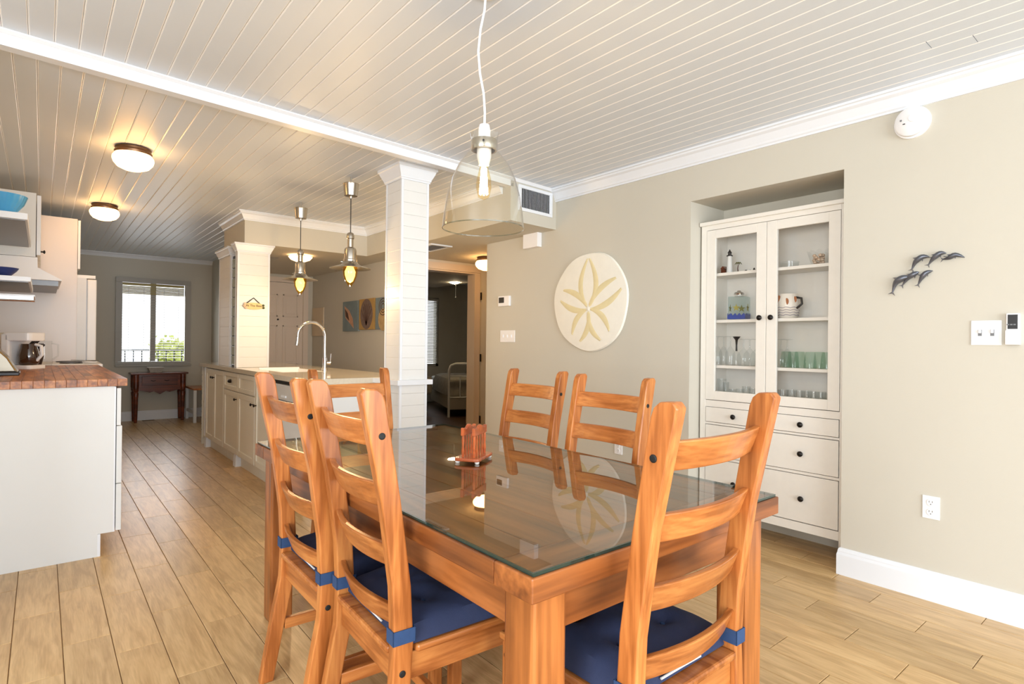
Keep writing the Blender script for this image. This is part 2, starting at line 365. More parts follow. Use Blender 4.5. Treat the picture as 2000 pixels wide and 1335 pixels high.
# bedroom doorway casing, entry door
cs = MB()
for x0, x1 in ((3.16, 3.238), (4.002, 4.07)): cs.box(x0, 5.575, 0, x1, 5.6, 2.032)
cs.box(3.16, 5.575, 2.034, 4.07, 5.6, 2.11).box(3.24, 5.57, 0, 3.255, 5.72, 2.014).box(3.985, 5.57, 0, 4.0, 5.72, 2.014).box(3.24, 5.57, 2.015, 4.0, 5.72, 2.03)
dr = struct('door_1', cs, paint('casing_beige', (206, 190, 172), .4, var=.02), 'beige door casing of the open bedroom doorway', cat='door frame')
for zc in (1.76, 1.02, .28): obj('hinge', box(4.072, 5.56, zc - .045, 4.085, 5.6, zc + .045), KNOB, dr)
ed = struct('door_2', box(2.3, 8.375, .01, 2.93, 8.42, 2.025), paint('entry_door_white', (222, 206, 190), .4, var=.02), 'white panelled entry door beyond the island', cat='door')
for x0, x1 in ((2.36, 2.575), (2.645, 2.86)):
    for z0, z1 in ((.25, .72), (.86, 1.42), (1.54, 1.86)):
        m = MB().box(x0, 8.366, z0, x1, 8.376, z0 + .02).box(x0, 8.366, z1 - .02, x1, 8.376, z1).box(x0, 8.366, z0, x0 + .02, 8.376, z1).box(x1 - .02, 8.366, z0, x1, 8.376, z1)
        m.box(x0 + .045, 8.368, z0 + .045, x1 - .045, 8.376, z1 - .045)
        obj('door_panel', m, ed.data.materials[0], ed, bevel=.003)
obj('peephole', MB().lathe([(.0, 8.362), (.012, 8.362), (.012, 8.376)], (2.58, 0, 1.5), 10, 1), KNOB, ed)
struct('trim_6', MB().box(2.93, 8.35, 0, 3.0, 8.37, 2.029).box(2.23, 8.35, 0, 2.3, 8.37, 2.029).box(2.23, 8.35, 2.03, 3.0, 8.37, 2.1), ed.data.materials[0], 'white casing around the entry door', cat='door frame')

# far window with frame, panes and blind
win = struct('window_1', MB().box(.82, 10.0, .872, .9, 10.05, 2.028).box(1.7, 10.0, .872, 1.78, 10.05, 2.028).box(.82, 10.0, 2.03, 1.78, 10.05, 2.1).box(.82, 10.0, .826, 1.78, 10.05, .87)
    .box(1.255, 10.06, .872, 1.325, 10.11, 2.05), paint('window_frame_grey', (168, 164, 156), .45), 'two-pane window with raised slatted blind above the console table', cat='window')
for x0, x1 in ((.9, 1.255), (1.325, 1.7)): obj('window_pane', box(x0, 10.1, .87, x1, 10.106, 2.05), PANE, win)
obj('window_sill', box(.82, 9.98, .80, 1.79, 10.049, .825), win.data.materials[0], win, bevel=.003)
bl = thing('window_blind', 'white slatted blind bunched at top of the far window', 'blind', (1.3, 10.02, .87))
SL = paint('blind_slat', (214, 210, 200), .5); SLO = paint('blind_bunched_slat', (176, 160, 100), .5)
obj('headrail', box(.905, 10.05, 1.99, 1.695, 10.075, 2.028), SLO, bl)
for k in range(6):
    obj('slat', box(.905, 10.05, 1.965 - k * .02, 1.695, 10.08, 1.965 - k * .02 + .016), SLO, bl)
for k in range(25):
    zz = 1.84 - k * .0385
    obj('slat', MB().prism([(10.052, zz), (10.08, zz + .006), (10.08, zz + .009), (10.052, zz + .003)], 0, .905, 1.695), SL, bl)
for x in (.98, 1.17, 1.43, 1.62): obj('cord', MB().tube([(x, 10.05, .88), (x, 10.05, 1.98)], .002, 5), GREYSH, bl)
# outside the window
rl = thing('balcony_railing', 'dark balcony railing seen through the far window', 'railing', (1.3, 11.6, 0))
obj('handrail', box(.2, 11.58, 1.0, 2.6, 11.62, 1.03), DARKP, rl); obj('bottom_rail', box(.2, 11.58, .1, 2.6, 11.62, .13), DARKP, rl)
for k in range(20): obj('baluster', box(.24 + k * .12, 11.592, .1, .256 + k * .12, 11.608, 1.0), DARKP, rl)
struct('floor_balcony', box(-.5, 10.17, -.12, 3.2, 11.7, .1), paint('balcony_concrete', (190, 188, 182), .8), 'balcony slab outside the far window', cat='floor')
tc_ = at(334, 690, 1, 30)
tr = thing('outdoor_tree', 'yellow-green tree beyond the balcony railing', 'tree', (tc_.x, tc_.y, -3))
obj('trunk', MB().tube([(tc_.x, tc_.y, -3), (tc_.x + .05, tc_.y, -1.5), (tc_.x, tc_.y, tc_.z)], [.16, .12, .06], 8), CONSOLE, tr)
LEAF = paint('leaves', (170, 176, 84), .7, var=.3, scale=4)
lm = MB()
for k in range(420):
    p = tc_ + Vector((random.gauss(0, .3), random.gauss(0, .3), random.gauss(0, .3))); u = Vector((random.uniform(-1, 1), random.uniform(-1, 1), random.uniform(-1, 1))).normalized() * .14; v = u.orthogonal() * .6
    n = len(lm.v); lm.v += [tuple(p - u), tuple(p + v), tuple(p + u), tuple(p - v)]; lm.f.append((n, n + 1, n + 2, n + 3))
obj('foliage', lm, LEAF, tr, kind='stuff')

# ================================================================== dining table and chairs
TX0, TX1, TY0, TY1, TZ = .724, 1.702, .815, 2.64, .752
tb = thing('dining_table', 'chunky honey-brown wooden dining table with glass top', 'table', ((TX0 + TX1) / 2, (TY0 + TY1) / 2, 0), 0)
hw, hl = (TX1 - TX0) / 2, (TY1 - TY0) / 2
def tp(name, mb, mat, **k): return obj(name, mb, mat, tb, w=False, **k)
for s in (-1, 1):
    tp('top_side_rail', box(s * hw, -hl + .1206, TZ - .05, s * (hw - .13), hl - .1206, TZ), TABY, bevel=.003)
    tp('top_end_rail', box(-hw, s * hl, TZ - .05, hw, s * (hl - .12), TZ), TABX, bevel=.003)
n = 5; iw = 2 * (hw - .131)
for k in range(n): tp('top_board', box(-hw + .131 + iw * k / n + .0006, -hl + .1206, TZ - .046, -hw + .131 + iw * (k + 1) / n - .0006, hl - .1206, TZ - .0006), TABY, bevel=.002)
for sx in (-1, 1):
    for sy in (-1, 1):
        x, y = sx * (hw - .08), sy * (hl - .08); r = .047
        tp('leg', MB().prism(rrect(2 * r, 2 * r, .012, 2), 2, 0, TZ - .05) if 0 else box(x - r, y - r, 0, x + r, y + r, TZ - .05), TABZ, bevel=.008)
for s in (-1, 1):
    tp('apron', box(s * (hw - .05), -hl + .137, TZ - .15, s * (hw - .075), hl - .137, TZ - .05), TABY, bevel=.002)
    tp('apron', box(-hw + .137, s * (hl - .05), TZ - .15, hw - .137, s * (hl - .075), TZ - .05), TABX, bevel=.002)
gl = thing('glass_table_top', 'clear glass sheet with dark green edge covering the dining table', 'glass sheet', ((TX0 + TX1) / 2, (TY0 + TY1) / 2, TZ), 0)
gw, gh = hw - .008, hl - .006
obj('sheet', box(-gw + .004, -gh + .004, .0006, gw - .004, gh - .004, .0078), TABLEGLASS, gl, w=False)
ge = MB(); t = .004
ge.box(-gw, -gh, .0006, gw, -gh + t, .0075).box(-gw, gh - t, .0006, gw, gh, .0075).box(-gw, -gh + t, .0006, -gw + t, gh - t, .0075).box(gw - t, -gh + t, .0006, gw, gh - t, .0075)
obj('polished_edge', ge, GREENEDGE, gl, w=False, label='dark green glass edge')

def make_chair(H):
    """origin on the floor between the rear legs, back towards +y, seat towards -y"""
    c = thing('dining_chair', '', 'chair', group='pine ladder-back chairs around the dining table')
    def P(name, mb, mat, **k): return obj(name, mb, mat, c, w=False, **k)
    k = H - 1.06
    front = [(.05, 0), (.012, .2), (-.02, .36), (-.026, .46), (-.018, .6), (.012, .8 + k * .5), (.054, H - .034), (.062, H - .014), (.076, H - .002)]
    back = [(.108, H), (.118, H - .012), (.062, .8 + k * .5), (.032, .6), (.026, .46), (.03, .36), (.06, .2), (.095, 0)]
    for s in (-1, 1):
        P('rear_upright', MB().prism(front + back, 0, s * .212, s * .179), PINE, bevel=.004)
    def yz(z):  # centre line of the uprights
        for (y0, z0), (y1, z1) in zip(front, front[1:]):
            if z0 <= z <= z1: return y0 + (y1 - y0) * (z - z0) / (z1 - z0) + .024
        return .08
    for zc, hh in ((H - .115, .066), (H - .115 - (.145 + k / 4), .066), (H - .115 - 2 * (.145 + k / 4), .064), (H - .115 - 3 * (.145 + k / 4), .062)):
        rings = []
        for j in range(13):
            x = -.186 + .372 * j / 12; u = x / .186
            y = yz(zc) + .03 * (1 - u * u) - .004
            lean = .012
            rings.append([(x, y - .009 - lean, zc - hh / 2), (x, y + .009 - lean, zc - hh / 2), (x, y + .009 + lean, zc + hh / 2), (x, y - .009 + lean, zc + hh / 2)])
        P('back_slat', MB().loft(rings), PINEX, bevel=.004)
    P('seat', MB().prism([(-.178, .03), (.178, .03), (.178, -.03), (.215, -.035), (.215, -.415), (-.215, -.415), (-.215, -.035), (-.178, -.03)], 2, .43, .449), PINEY, bevel=.006)
    P('back_rail', box(-.178, -.012, .355, .178, .014, .428), PINEX, bevel=.003)
    P('front_rail', box(-.172, -.398, .362, .172, -.374, .43), PINEX, bevel=.003)
    for s in (-1, 1):
        P('side_rail', box(s * .2, -.37, .362, s * .176, -.022, .43), PINEY, bevel=.003)
        P('front_leg', box(s * .212, -.405, 0, s * .172, -.367, .43), PINE, bevel=.005)
        P('side_stretcher', box(s * .202, -.37, .17, s * .182, .012, .208), PINEY, bevel=.003)
        for y, z in ((yz(H - .115) + .0, H - .115), (.004, .39), (-.386, .395)):
            P('bolt_cap', MB().lathe([(.0085, s * .2115), (.0085, s * .2135), (.006, s * .2145)], (0, y, z), 12, 0), BLACK, label='black bolt cap')
    P('cross_stretcher', box(-.182, -.19, .175, .182, -.17, .205), PINEX, bevel=.003)
    return c
def make_cushion():
    c = thing('seat_cushion', '', 'cushion', group='navy cushions tied on the chairs')
    rings = []; N = 18; Wd, Dp = .205, .19
    # soft pad: grid of top and bottom surfaces, pinched at four tufts
    pm = MB(); G = 20
    def hgt(u, v):
        e = (1 - abs(u) ** 5) * (1 - abs(v) ** 5); h = .056 * max(0, e) ** .42
        for tu, tv in ((-.4, -.4), (.4, -.4), (-.4, .4), (.4, .4)): h -= .028 * math.exp(-((u - tu) ** 2 + (v - tv) ** 2) / .018)
        return h + .003 * math.sin(7 * u + 5 * v) * math.cos(6 * v - 3 * u) + .0015 * math.sin(19 * u - 8 * v)
    for top in (1, 0):
        for i in range(G + 1):
            for j in range(G + 1):
                u, v = -1 + 2 * i / G, -1 + 2 * j / G
                pm.v.append((u * Wd, -.195 + v * Dp, .452 + (hgt(u, v) + .004 if top else 0)))
    for top in (1, 0):
        o = (0 if top else (G + 1) ** 2)
        for i in range(G):
            for j in range(G):
                a = o + i * (G + 1) + j; pm.f.append((a, a + G + 1, a + G + 2, a + 1))
    B = (G + 1) ** 2
    edge = [i * (G + 1) for i in range(G)] + [G * (G + 1) + j for j in range(G)] + [i * (G + 1) + G for i in range(G, 0, -1)] + [j for j in range(G, 0, -1)]
    for a, b in zip(edge, edge[1:] + edge[:1]): pm.f.append((a, b, b + B, a + B))
    obj('pad', pm, NAVY, c, w=False, smooth=True)
    for tu in (-.4, .4):
        for tv in (-.4, .4): obj('tuft_button', MB().lathe([(.0, .004), (.006, .003), (.007, 0), (.006, -.003)], (tu * Wd, -.195 + tv * Dp, .49), 10), NAVYS, c, w=False)
    for s in (-1, 1):
        m = MB()
        for (x0, y0, x1, y1) in ((.176, -.03, .216, -.0265), (.176, .0275, .216, .031), (.176, -.03, .1785, .031), (.2125, -.03, .216, .031)):
            m.box(s * x0, y0, .463, s * x1, y1, .498)
        obj('strap', m, NAVYS, c, w=False, bevel=.001, label='navy tie strap around the chair upright')
    obj('care_tag', MB().tube([(-.07, -.003, .462), (0, -.001, .4655), (.085, -.003, .464)], .0028, 6), WHITEC, c, w=False, label='white piping strip')
    return c
chair_hi, chair_lo = make_chair(1.09), make_chair(1.06); cush = make_cushion()
CH = [('hi', .69, 1.912, 88.7, 'pine ladder-back chair at left of table, farther from viewer, navy cushion', 'navy cushion tied to the farther chair at the left of the table'),
      ('hi', .704, 1.46, 87.0, 'pine ladder-back chair at left of table, nearer to viewer, navy cushion', 'navy cushion tied to the nearer chair at the left of the table'),
      ('hi', 1.149, .764, 180.4, 'pine ladder-back chair at near table end, back towards viewer', 'navy cushion tied to the chair at the near table end'),
      ('lo', 1.246, 2.764, 0, 'pine ladder-back chair at far table end before the island', None),
      ('lo', 1.967, 2.293, -90.1, 'pine ladder-back chair at right of table below the sand dollar', None),
      ('lo', 1.889, 1.698, -89.8, 'pine ladder-back chair at right of table, nearer the glass-door cabinet', None)]
usedc = {'hi': False, 'lo': False, 'cu': False}
for kind, x, y, a, lab, cl in CH:
    src = chair_hi if kind == 'hi' else chair_lo
    o = copy_tree(src) if usedc[kind] else src; usedc[kind] = True
    o.location = (x, y, 0); o.rotation_euler = (0, 0, rad(a)); o['label'] = lab
    if cl:
        q = copy_tree(cush) if usedc['cu'] else cush; usedc['cu'] = True
        q.location = (x, y, 0); q.rotation_euler = (0, 0, rad(a)); q['label'] = cl

# napkin holder
a0, a1, a2 = at(878, 906, 2, TZ + .01), at(926, 912, 2, TZ + .01), at(969, 888, 2, TZ + .01)
ctr = (a0 + a2) / 2; ang = math.atan2((a2 - a1).y, (a2 - a1).x)
nh = thing('napkin_holder', 'small varnished wooden napkin holder with spindle sides on the glass', 'napkin holder', (ctr.x, ctr.y, TZ + .0079), ang)
L, Wn = .082, .05
obj('base', MB().prism(rrect(2 * L, 2 * Wn, .018, 3), 2, .008, .02), HOLDERW, nh, w=False, bevel=.004)
for sx in (-1, 1):
    for sy in (-1, 1): obj('foot', MB().lathe([(.006, 0), (.009, .004), (.007, .009)], (sx * (L - .016), sy * (Wn - .012), 0), 10), WHITEC, nh, w=False)
for sy in (-1, 1):
    y = sy * .022
    prf = []
    for j in range(15):
        u = -1 + 2 * j / 14; prf.append((u * .064, .128 + .007 * math.cos(u * 5.5) + (-.006 if abs(u) > .9 else 0)))
    prf += [(.064, .098), (-.064, .098)]
    obj('top_rail', MB().prism(prf, 1, y - .006, y + .006), HOLDERW, nh, w=False, bevel=.002)
    for k in range(5):
        xx = -.054 + k * .027; r0 = .0055 if k in (0, 4) else .0034
        obj('spindle', MB().lathe([(r0 * .8, .018), (r0 * 1.2, .04), (r0 * .8, .06), (r0 * 1.1, .08), (r0 * .8, .1)], (xx, y, 0), 8), HOLDERW, nh, w=False, smooth=True)

# ================================================================== glass-door cabinet in the niche
HX = 3.39
def hy(px, py): p = at(px, py, 0, HX); return p.y, p.z
HY0, HY1, HZ = 1.248, 2.162, 1.985
hu = thing('glass_door_cabinet', 'tall white cabinet with two glass doors and drawers set in the niche', 'cabinet', ((HX + 3.66) / 2, (HY0 + HY1) / 2, 0))
obj('cornice', box(HX - .018, HY0 + .001, HZ, 3.665, HY1 - .001, HZ + .024), HUTW, hu, bevel=.003)
for y0, y1 in ((HY0 + .006, HY0 + .045), (HY1 - .045, HY1 - .006)):
    obj('side_panel', box(HX, y0, .0, 3.66, y1, HZ), HUTW, hu, bevel=.002)
yl, yr = HY1 - .045, HY0 + .045; ym = hy(1496.5, 600)[0]
obj('back_panel', box(3.645, yr, .13, 3.655, yl, HZ), HUTW, hu)
obj('top_rail', box(HX, yr, 1.955, 3.64, yl, HZ), HUTW, hu)
obj('bottom_rail', box(HX, yr, .135, 3.64, yl, .185), HUTW, hu)
obj('middle_rail', box(HX + .002, yr, .80, 3.64, yl, .842), HUTW, hu)
ZS = [.862] + [at(1450, py, 0, 3.47).z for py in (714, 624, 531)]
for k, zz in enumerate(ZS): obj('shelf', box(HX + .03, yr, zz - .018, 3.644, yl, zz), HUTW, hu)
for (y0, y1, ky) in ((yr + .002, ym - .0015, ym - .035), (ym + .0015, yl - .002, ym + .035)):
    z0, z1, st = .846, 1.952, .062
    dm = MB().box(HX - .002, y0, z0, HX + .018, y0 + st, z1).box(HX - .002, y1 - st, z0, HX + .018, y1, z1).box(HX - .002, y0 + st, z0, HX + .018, y1 - st, z0 + .058).box(HX - .002, y0 + st, z1 - .055, HX + .018, y1 - st, z1)
    dd = obj('door', dm, HUTW, hu, bevel=.0015)
    obj('glass_pane', box(HX + .007, y0 + st, z0 + .058, HX + .01, y1 - st, z1 - .055), PANE, dd)
    obj('knob', MB().lathe([(.006, HX), (.006, HX - .012), (.0155, HX - .016), (.016, HX - .022), (.011, HX - .028), (.001, HX - .03)], (0, ky, hy(1495, 620)[1]), 16, 0), KNOB, dd, smooth=True)
def drawer(y0, y1, z0, z1, kys):
    d_ = obj('drawer', box(HX - .001, y0, z0, HX + .3, y1, z1), HUTW, hu, bevel=.0015)
    for ky in kys: obj('knob', MB().lathe([(.006, HX), (.006, HX - .012), (.0155, HX - .016), (.016, HX - .022), (.011, HX - .028), (.001, HX - .03)], (0, ky, (z0 + z1) / 2), 16, 0), KNOB, d_, smooth=True)
g = .004
drawer(yr + g, ym - g, .702, .797, [hy(1565, 829)[0]]); drawer(ym + g, yl - g, .702, .797, [hy(1434, 813)[0]])
drawer(yr + g, yl - g, .482, .682, [hy(1565, 889)[0], hy(1434, 889)[0]]); drawer(yr + g, yl - g, .19, .46, [hy(1566, 978)[0], hy(1434, 978)[0]])
obj('divider_rail', MB().box(HX, yr, .686, 3.6, yl, .699).box(HX, yr, .464, 3.6, yl, .479).box(HX, ym - .0035, .699, 3.5, ym + .0035, .8), HUTW, hu)

# --- things on its shelves (positions read on a line 8-14 cm behind the doors)
def sp(px, zi, x=3.5): return x, at(px, 620, 0, x).y, ZS[zi] + .0006
def lathe_thing(name, prof, mat, pos, label, cat, group=None, n=18, smooth=True, **k):
    o = obj(name, MB().lathe(prof, (0, 0, 0), n, **k), mat, None, smooth=smooth, label=label, category=cat)
    o.location = pos
    if group: o['group'] = group
    return o
# lighthouse ornament
x, y, z = sp(1424, 3)
lh = thing('lighthouse_ornament', 'small white lighthouse ornament with black lantern on top shelf', 'ornament', (x, y, z))
obj('tower', MB().lathe([(.02, .0), (.019, .02), (.0135, .115)], n=14), WHITEC, lh, w=False, smooth=True)
obj('gallery', MB().lathe([(.019, .115), (.02, .12), (.017, .122)], n=14), DARKP, lh, w=False); obj('lantern', MB().lathe([(.011, .122), (.011, .138)], n=12), DARKP, lh, w=False)
obj('lantern_roof', MB().lathe([(.015, .138), (.006, .15), (.002, .16)], n=12), DARKP, lh, w=False)
obj('keeper_house', MB().box(-.02, .024, 0, .02, .05, .034).prism([(.02, .034), (.054, .034), (.037, .052)], 0, -.023, .023), CONSOLE, lh, w=False)
x, y, z = sp(1441, 3)
pt = thing('palm_ornament', 'tiny palm tree ornament beside the lighthouse', 'ornament', (x, y, z))
obj('trunk', MB().tube([(0, 0, 0), (0, .004, .03), (0, -.001, .062)], [.004, .003, .002], 6), CONSOLE, pt, w=False)
pm = MB()
for k in range(7):
    a = k * .9; pm.tube([(0, 0, .062), (.011 * math.cos(a), .013 * math.sin(a), .068), (.019 * math.cos(a), .024 * math.sin(a), .055)], [.002, .0035, .0008], 5)
obj('fronds', pm, paint('palm_green', (92, 92, 44), .7), pt, w=False)
obj('island', MB().lathe([(.026, 0), (.02, .006), (.004, .01)], n=12), DARKP, pt, w=False)
for q, px_ in enumerate((1456, 1463, 1472)):
    x, y, z = sp(px_, 3, 3.47)
    lathe_thing('pebble_ornament', [(.004, 0), (.008, .003), (.007, .009), (.002, .012 + .004 * q)], WHITEC if q % 2 else DARKP, (x, y, z), ('dark pebble nearest the palm ornament', 'pale pebble between two dark ones on top shelf', 'dark pebble at right end of the lighthouse row')[q], 'pebble', 'pebbles on the top shelf', 10)
# glass bowls on the top shelf, right door
x, y, z = sp(1541, 3, 3.5)
lathe_thing('glass_dish', [(.045, .0), (.05, .004), (.054, .038), (.052, .038), (.048, .006)], CLEARG, (x, y, z), 'plain low glass dish on top shelf behind right door', 'dish', n=24)
x, y, z = sp(1600, 3, 3.48)
bw = thing('scalloped_bowl', 'scalloped glass bowl of shells on top shelf behind right door', 'bowl', (x, y, z))
rings = []
for r, h, sc in ((.04, 0, 0), (.045, .01, 0), (.058, .05, .15), (.064, .078, 1)):
    rings.append([((r + .004 * sc * math.cos(9 * 2 * math.pi * i / 72)) * math.cos(2 * math.pi * i / 72), (r + .004 * sc * math.cos(9 * 2 * math.pi * i / 72)) * math.sin(2 * math.pi * i / 72), h + .006 * sc * math.cos(9 * 2 * math.pi * i / 72)) for i in range(72)])
obj('glass', MB().loft(rings, cap=False), CLEARG, bw, w=False, smooth=True)
SHELL = paint('seashell', (214, 186, 160), .5, var=.25, scale=30)
for k in range(16):
    a = k * 2.4; r = .012 + .024 * ((k * .618) % 1)
    obj('shell', MB().lathe([(.002, .0), (.011, .004), (.012, .01), (.004, .018)], (r * math.cos(a), r * math.sin(a), .006 + .013 * (k // 4)), 8), SHELL, bw, w=False)
# square starfish jar
x, y, z = sp(1443, 2, 3.5)
jr = thing('starfish_jar', 'square glass jar with starfish and blue wave pattern, metal lid', 'jar', (x, y, z), rad(12))
h = .055
obj('glass', box(-h, -h, .003, h, h, .15), glass('pale_blue_glass', (232, 240, 240), 1.5), jr, w=False, bevel=.006)
obj('neck', MB().lathe([(.03, .15), (.026, .156), (.026, .163)], n=18), CLEARG, jr, w=False)
obj('lid', MB().lathe([(.032, .162), (.034, .17), (.028, .178), (.014, .182), (.01, .19)], n=18), CHROME, jr, w=False, smooth=True)
BLU = paint('wave_blue', (40, 66, 150), .3, var=.3, scale=60); YEL = paint('starfish_olive', (150, 142, 60), .5, var=.1)
for a in range(4):
    wv = [(-h + .001, .004), (h - .001, .004)] + [(h - .001 - (2 * h - .002) * i / 16, .034 + .009 * math.sin(i * 1.57)) for i in range(17)]
    st = []
    for i in range(10):
        rr = .026 if i % 2 == 0 else .010; st.append((rr * math.sin(i * math.pi / 5), .076 + rr * math.cos(i * math.pi / 5)))
    for nm, poly, mt in (('wave_band', wv, BLU), ('starfish', st, YEL)):
        mb = MB().prism(poly, 1, -h - .0015, -h + .0005); ca, sa = math.cos(a * math.pi / 2), math.sin(a * math.pi / 2)
        mb.v = [(p[0] * ca - p[1] * sa, p[0] * sa + p[1] * ca, p[2]) for p in mb.v]; obj(nm, mb, mt, jr, w=False)
# shell mug / pitcher
x, y, z = sp(1538, 2, 3.5)
mg = thing('shell_pitcher', 'round ceramic pitcher with shell motifs and grey waves behind right door', 'pitcher', (x, y, z))
obj('body', MB().lathe([(.045, 0), (.055, .01), (.066, .06), (.068, .1), (.062, .135), (.058, .148), (.055, .148), (.058, .13)], n=28), paint('pitcher_cream', (226, 218, 206), .3), mg, w=False, smooth=True)
GREYW = paint('pitcher_grey', (160, 152, 158), .4)
for k in range(4): obj('wave_band', MB().tube([((.0605 + .0018 * k) * math.cos(a * .2), (.0605 + .0018 * k) * math.sin(a * .2), .02 + .015 * k + .003 * math.sin(a * 1.9)) for a in range(33)], .0022, 5), GREYW, mg, w=False)
for a, zz, s_ in ((3.5, .1, .017), (2.75, .115, .02), (4.2, .112, .016)):
    obj('shell_motif', MB().lathe([(.002, -.003), (s_, .0), (s_ * .6, .004), (.001, .006)], (.066 * math.cos(a), .066 * math.sin(a), zz), 12, 0, sx=.75, sy=1.2), paint('shell_brown', (158, 96, 52), .5), mg, w=False)
obj('handle', MB().tube([(-.02, -.06, .125), (-.024, -.092, .118), (-.026, -.097, .085), (-.022, -.066, .06)], .007, 8), DARKP, mg, w=False, smooth=True)
# stemware, tumblers
FL = [(.027, .0), (.0285, .001), (.031, .05), (.029, .082), (.014, .112), (.0045, .124), (.0035, .175), (.006, .183), (.03, .187), (.031, .189)]
WG = [(.031, .0), (.034, .002), (.039, .04), (.036, .075), (.016, .1), (.0045, .112), (.0035, .158), (.006, .165), (.032, .169), (.033, .171)]
def stem(prof, px, zi, x, lab, mat=CLEARG):
    X_, y, z = sp(px, zi, x); return lathe_thing('stemmed_glass', prof, mat, (X_, y, z), lab, 'glass', 'upturned stemmed glasses on the middle shelf', cap=True)
for px_, x_, pf, lab in ((1402, 3.45, FL, 'slim upturned flute, leftmost on the stemware shelf'), (1414, 3.53, FL, 'slim upturned flute, second from left on the stemware shelf'), (1427, 3.45, FL, 'slim upturned flute, third from left on the stemware shelf'),
        (1453, 3.45, WG, 'wide upturned wine glass right of the black-stemmed glass'), (1465, 3.54, WG, 'upturned wine glass behind the left door edge, farther right'), (1479, 3.46, WG, 'upturned wine glass last before the door gap'),
        (1526, 3.45, WG, 'upturned wine glass left of the green tumblers'), (1538, 3.59, WG, 'upturned wine glass standing behind the green tumblers')):
    stem(pf, px_, 1, x_, lab)
X_, y, z = sp(1439, 1, 3.53)
bs = thing('black_stem_glass', 'upturned glass with a black stem among clear flutes', 'glass', (X_, y, z))
obj('bowl', MB().lathe([(.028, 0), (.03, .001), (.031, .045), (.02, .08), (.005, .096)], n=18), CLEARG, bs, w=False, smooth=True)
obj('stem', MB().lathe([(.006, .092), (.005, .13), (.0085, .165), (.024, .185), (.025, .188)], n=14), DARKP, bs, w=False, smooth=True)
TU = [(.033, 0), (.035, .002), (.03, .06), (.026, .094), (.024, .096), (.0, .096)]
for k, px_ in enumerate((1536, 1550, 1563, 1583, 1602, 1616)):
    X_, y, z = sp(px_, 1, 3.52 if k % 2 == 0 else 3.45)
    lathe_thing('green_tumbler', [(a, b) for a, b in TU], GREENG, (X_, y, z), ('leftmost', 'second from left', 'third from left', 'fourth from left', 'fifth from left', 'rightmost')[k] + ' green glass tumbler behind the right door', 'tumbler', 'green tumblers behind the right door', cap=False)
CU = [(.026, 0), (.027, .002), (.031, .075), (.03, .075), (.026, .006)]
for k, px_ in enumerate((1531, 1548, 1563, 1577, 1590, 1604, 1618)):
    X_, y, z = sp(px_, 0, 3.45 if k % 2 == 0 else 3.51)
    lathe_thing('juice_glass', CU, CLEARG, (X_, y, z), ('leftmost', 'second from left', 'third from left', 'middle', 'fifth from left', 'sixth from left', 'rightmost')[k] + ' clear juice glass on bottom shelf behind right door', 'glass', 'juice glasses on the bottom shelf', cap=False)
for k, (px_, hh, rr) in enumerate(((1411, .115, .03), (1419, .1, .02), (1432, .05, .024), (1447, .062, .026), (1459, .075, .027), (1472, .07, .027))):
    X_, y, z = sp(px_, 0, 3.45 if k % 2 else 3.52)
    lathe_thing('shelf_glass', [(rr * .8, 0), (rr * .82, .002), (rr, hh), (rr * .95, hh), (rr * .78, .006)], CLEARG, (X_, y, z), ('tall clear tumbler at left of the lowest glass shelf', 'narrow clear glass beside the tall tumbler', 'short clear cup third from left on lowest shelf', 'small clear glass fourth from left on lowest shelf', 'clear glass fifth from left on lowest shelf', 'clear glass at right end behind left door, lowest shelf')[k], 'glass', 'assorted glasses behind the left door', cap=False)

# ================================================================== columns
CAPP = [(0, -.105), (.006, -.105), (.006, -.095), (.012, -.09), (.012, -.082), (.032, -.04), (.038, -.022), (.046, -.018), (.046, 0), (0, 0)]
def column(name, label, x0, y0, x1, y1, z0, z1, pitch, cat='column', cap=1.0):
    c = thing(name, label, cat, ((x0 + x1) / 2, (y0 + y1) / 2, z0))
    obj('core', box(x0 + .012, y0 + .012, z0, x1 - .012, y1 - .012, z1), SIDING, c)
    n = int((z1 - .09 - z0) / pitch)
    for k in range(n + 1):
        za, zb = z0 + k * pitch, min(z0 + (k + 1) * pitch - .0007, z1 - .08)
        if zb - za < .01: continue
        obj('siding_board', MB().loft([[(x0 + .003 + e, y0 + .003 + e, z), (x1 - .003 - e, y0 + .003 + e, z), (x1 - .003 - e, y1 - .003 - e, z), (x0 + .003 + e, y1 - .003 - e, z)] for e, z in ((.0012, za), (.0, za + .0014), (0, zb - .0014), (.0012, zb))]), SIDING, c)
    for cx, cy in ((x0, y0), (x1, y0), (x0, y1), (x1, y1)):
        sx = 1 if cx == x0 else -1; sy = 1 if cy == y0 else -1
        obj('corner_trim', MB().prism([(cx, cy), (cx + sx * .018, cy), (cx + sx * .018, cy + sy * .002), (cx + sx * .002, cy + sy * .002), (cx + sx * .002, cy + sy * .018), (cx, cy + sy * .018)], 2, z0, z1 - .08), TRIM, c)
    obj('capital', MB().sweep([(x0, y0), (x0, y1), (x1, y1), (x1, y0)], [(a * cap, z1 + b * cap) for a, b in CAPP], True), TRIM, c)
    return c
CX0, CX1, CY0, CY1 = 1.925, 2.145, 3.575, 3.81
column('support_column', 'white square siding column at the near end of the island', CX0, CY0, CX1, CY1, 0, ZK, .0838)
pz = .936
column('island_post', 'white siding post with hanging beach sign on the island', 1.452, 5.95, 1.752, 6.03, pz, ZH, .1, 'post', .8)
column('rear_island_post', 'narrow beige post behind the glass block strip', 1.46, 6.26, 1.6, 6.72, pz, ZH - .001, .1, 'post', .8)
gb = thing('glass_block_panel', 'strip of stacked glass blocks between the two island posts', 'glass blocks', (1.5, 6.145, pz))
GBK = paint('glass_block', (168, 178, 166), .12, var=.2, scale=30, coat=.5)
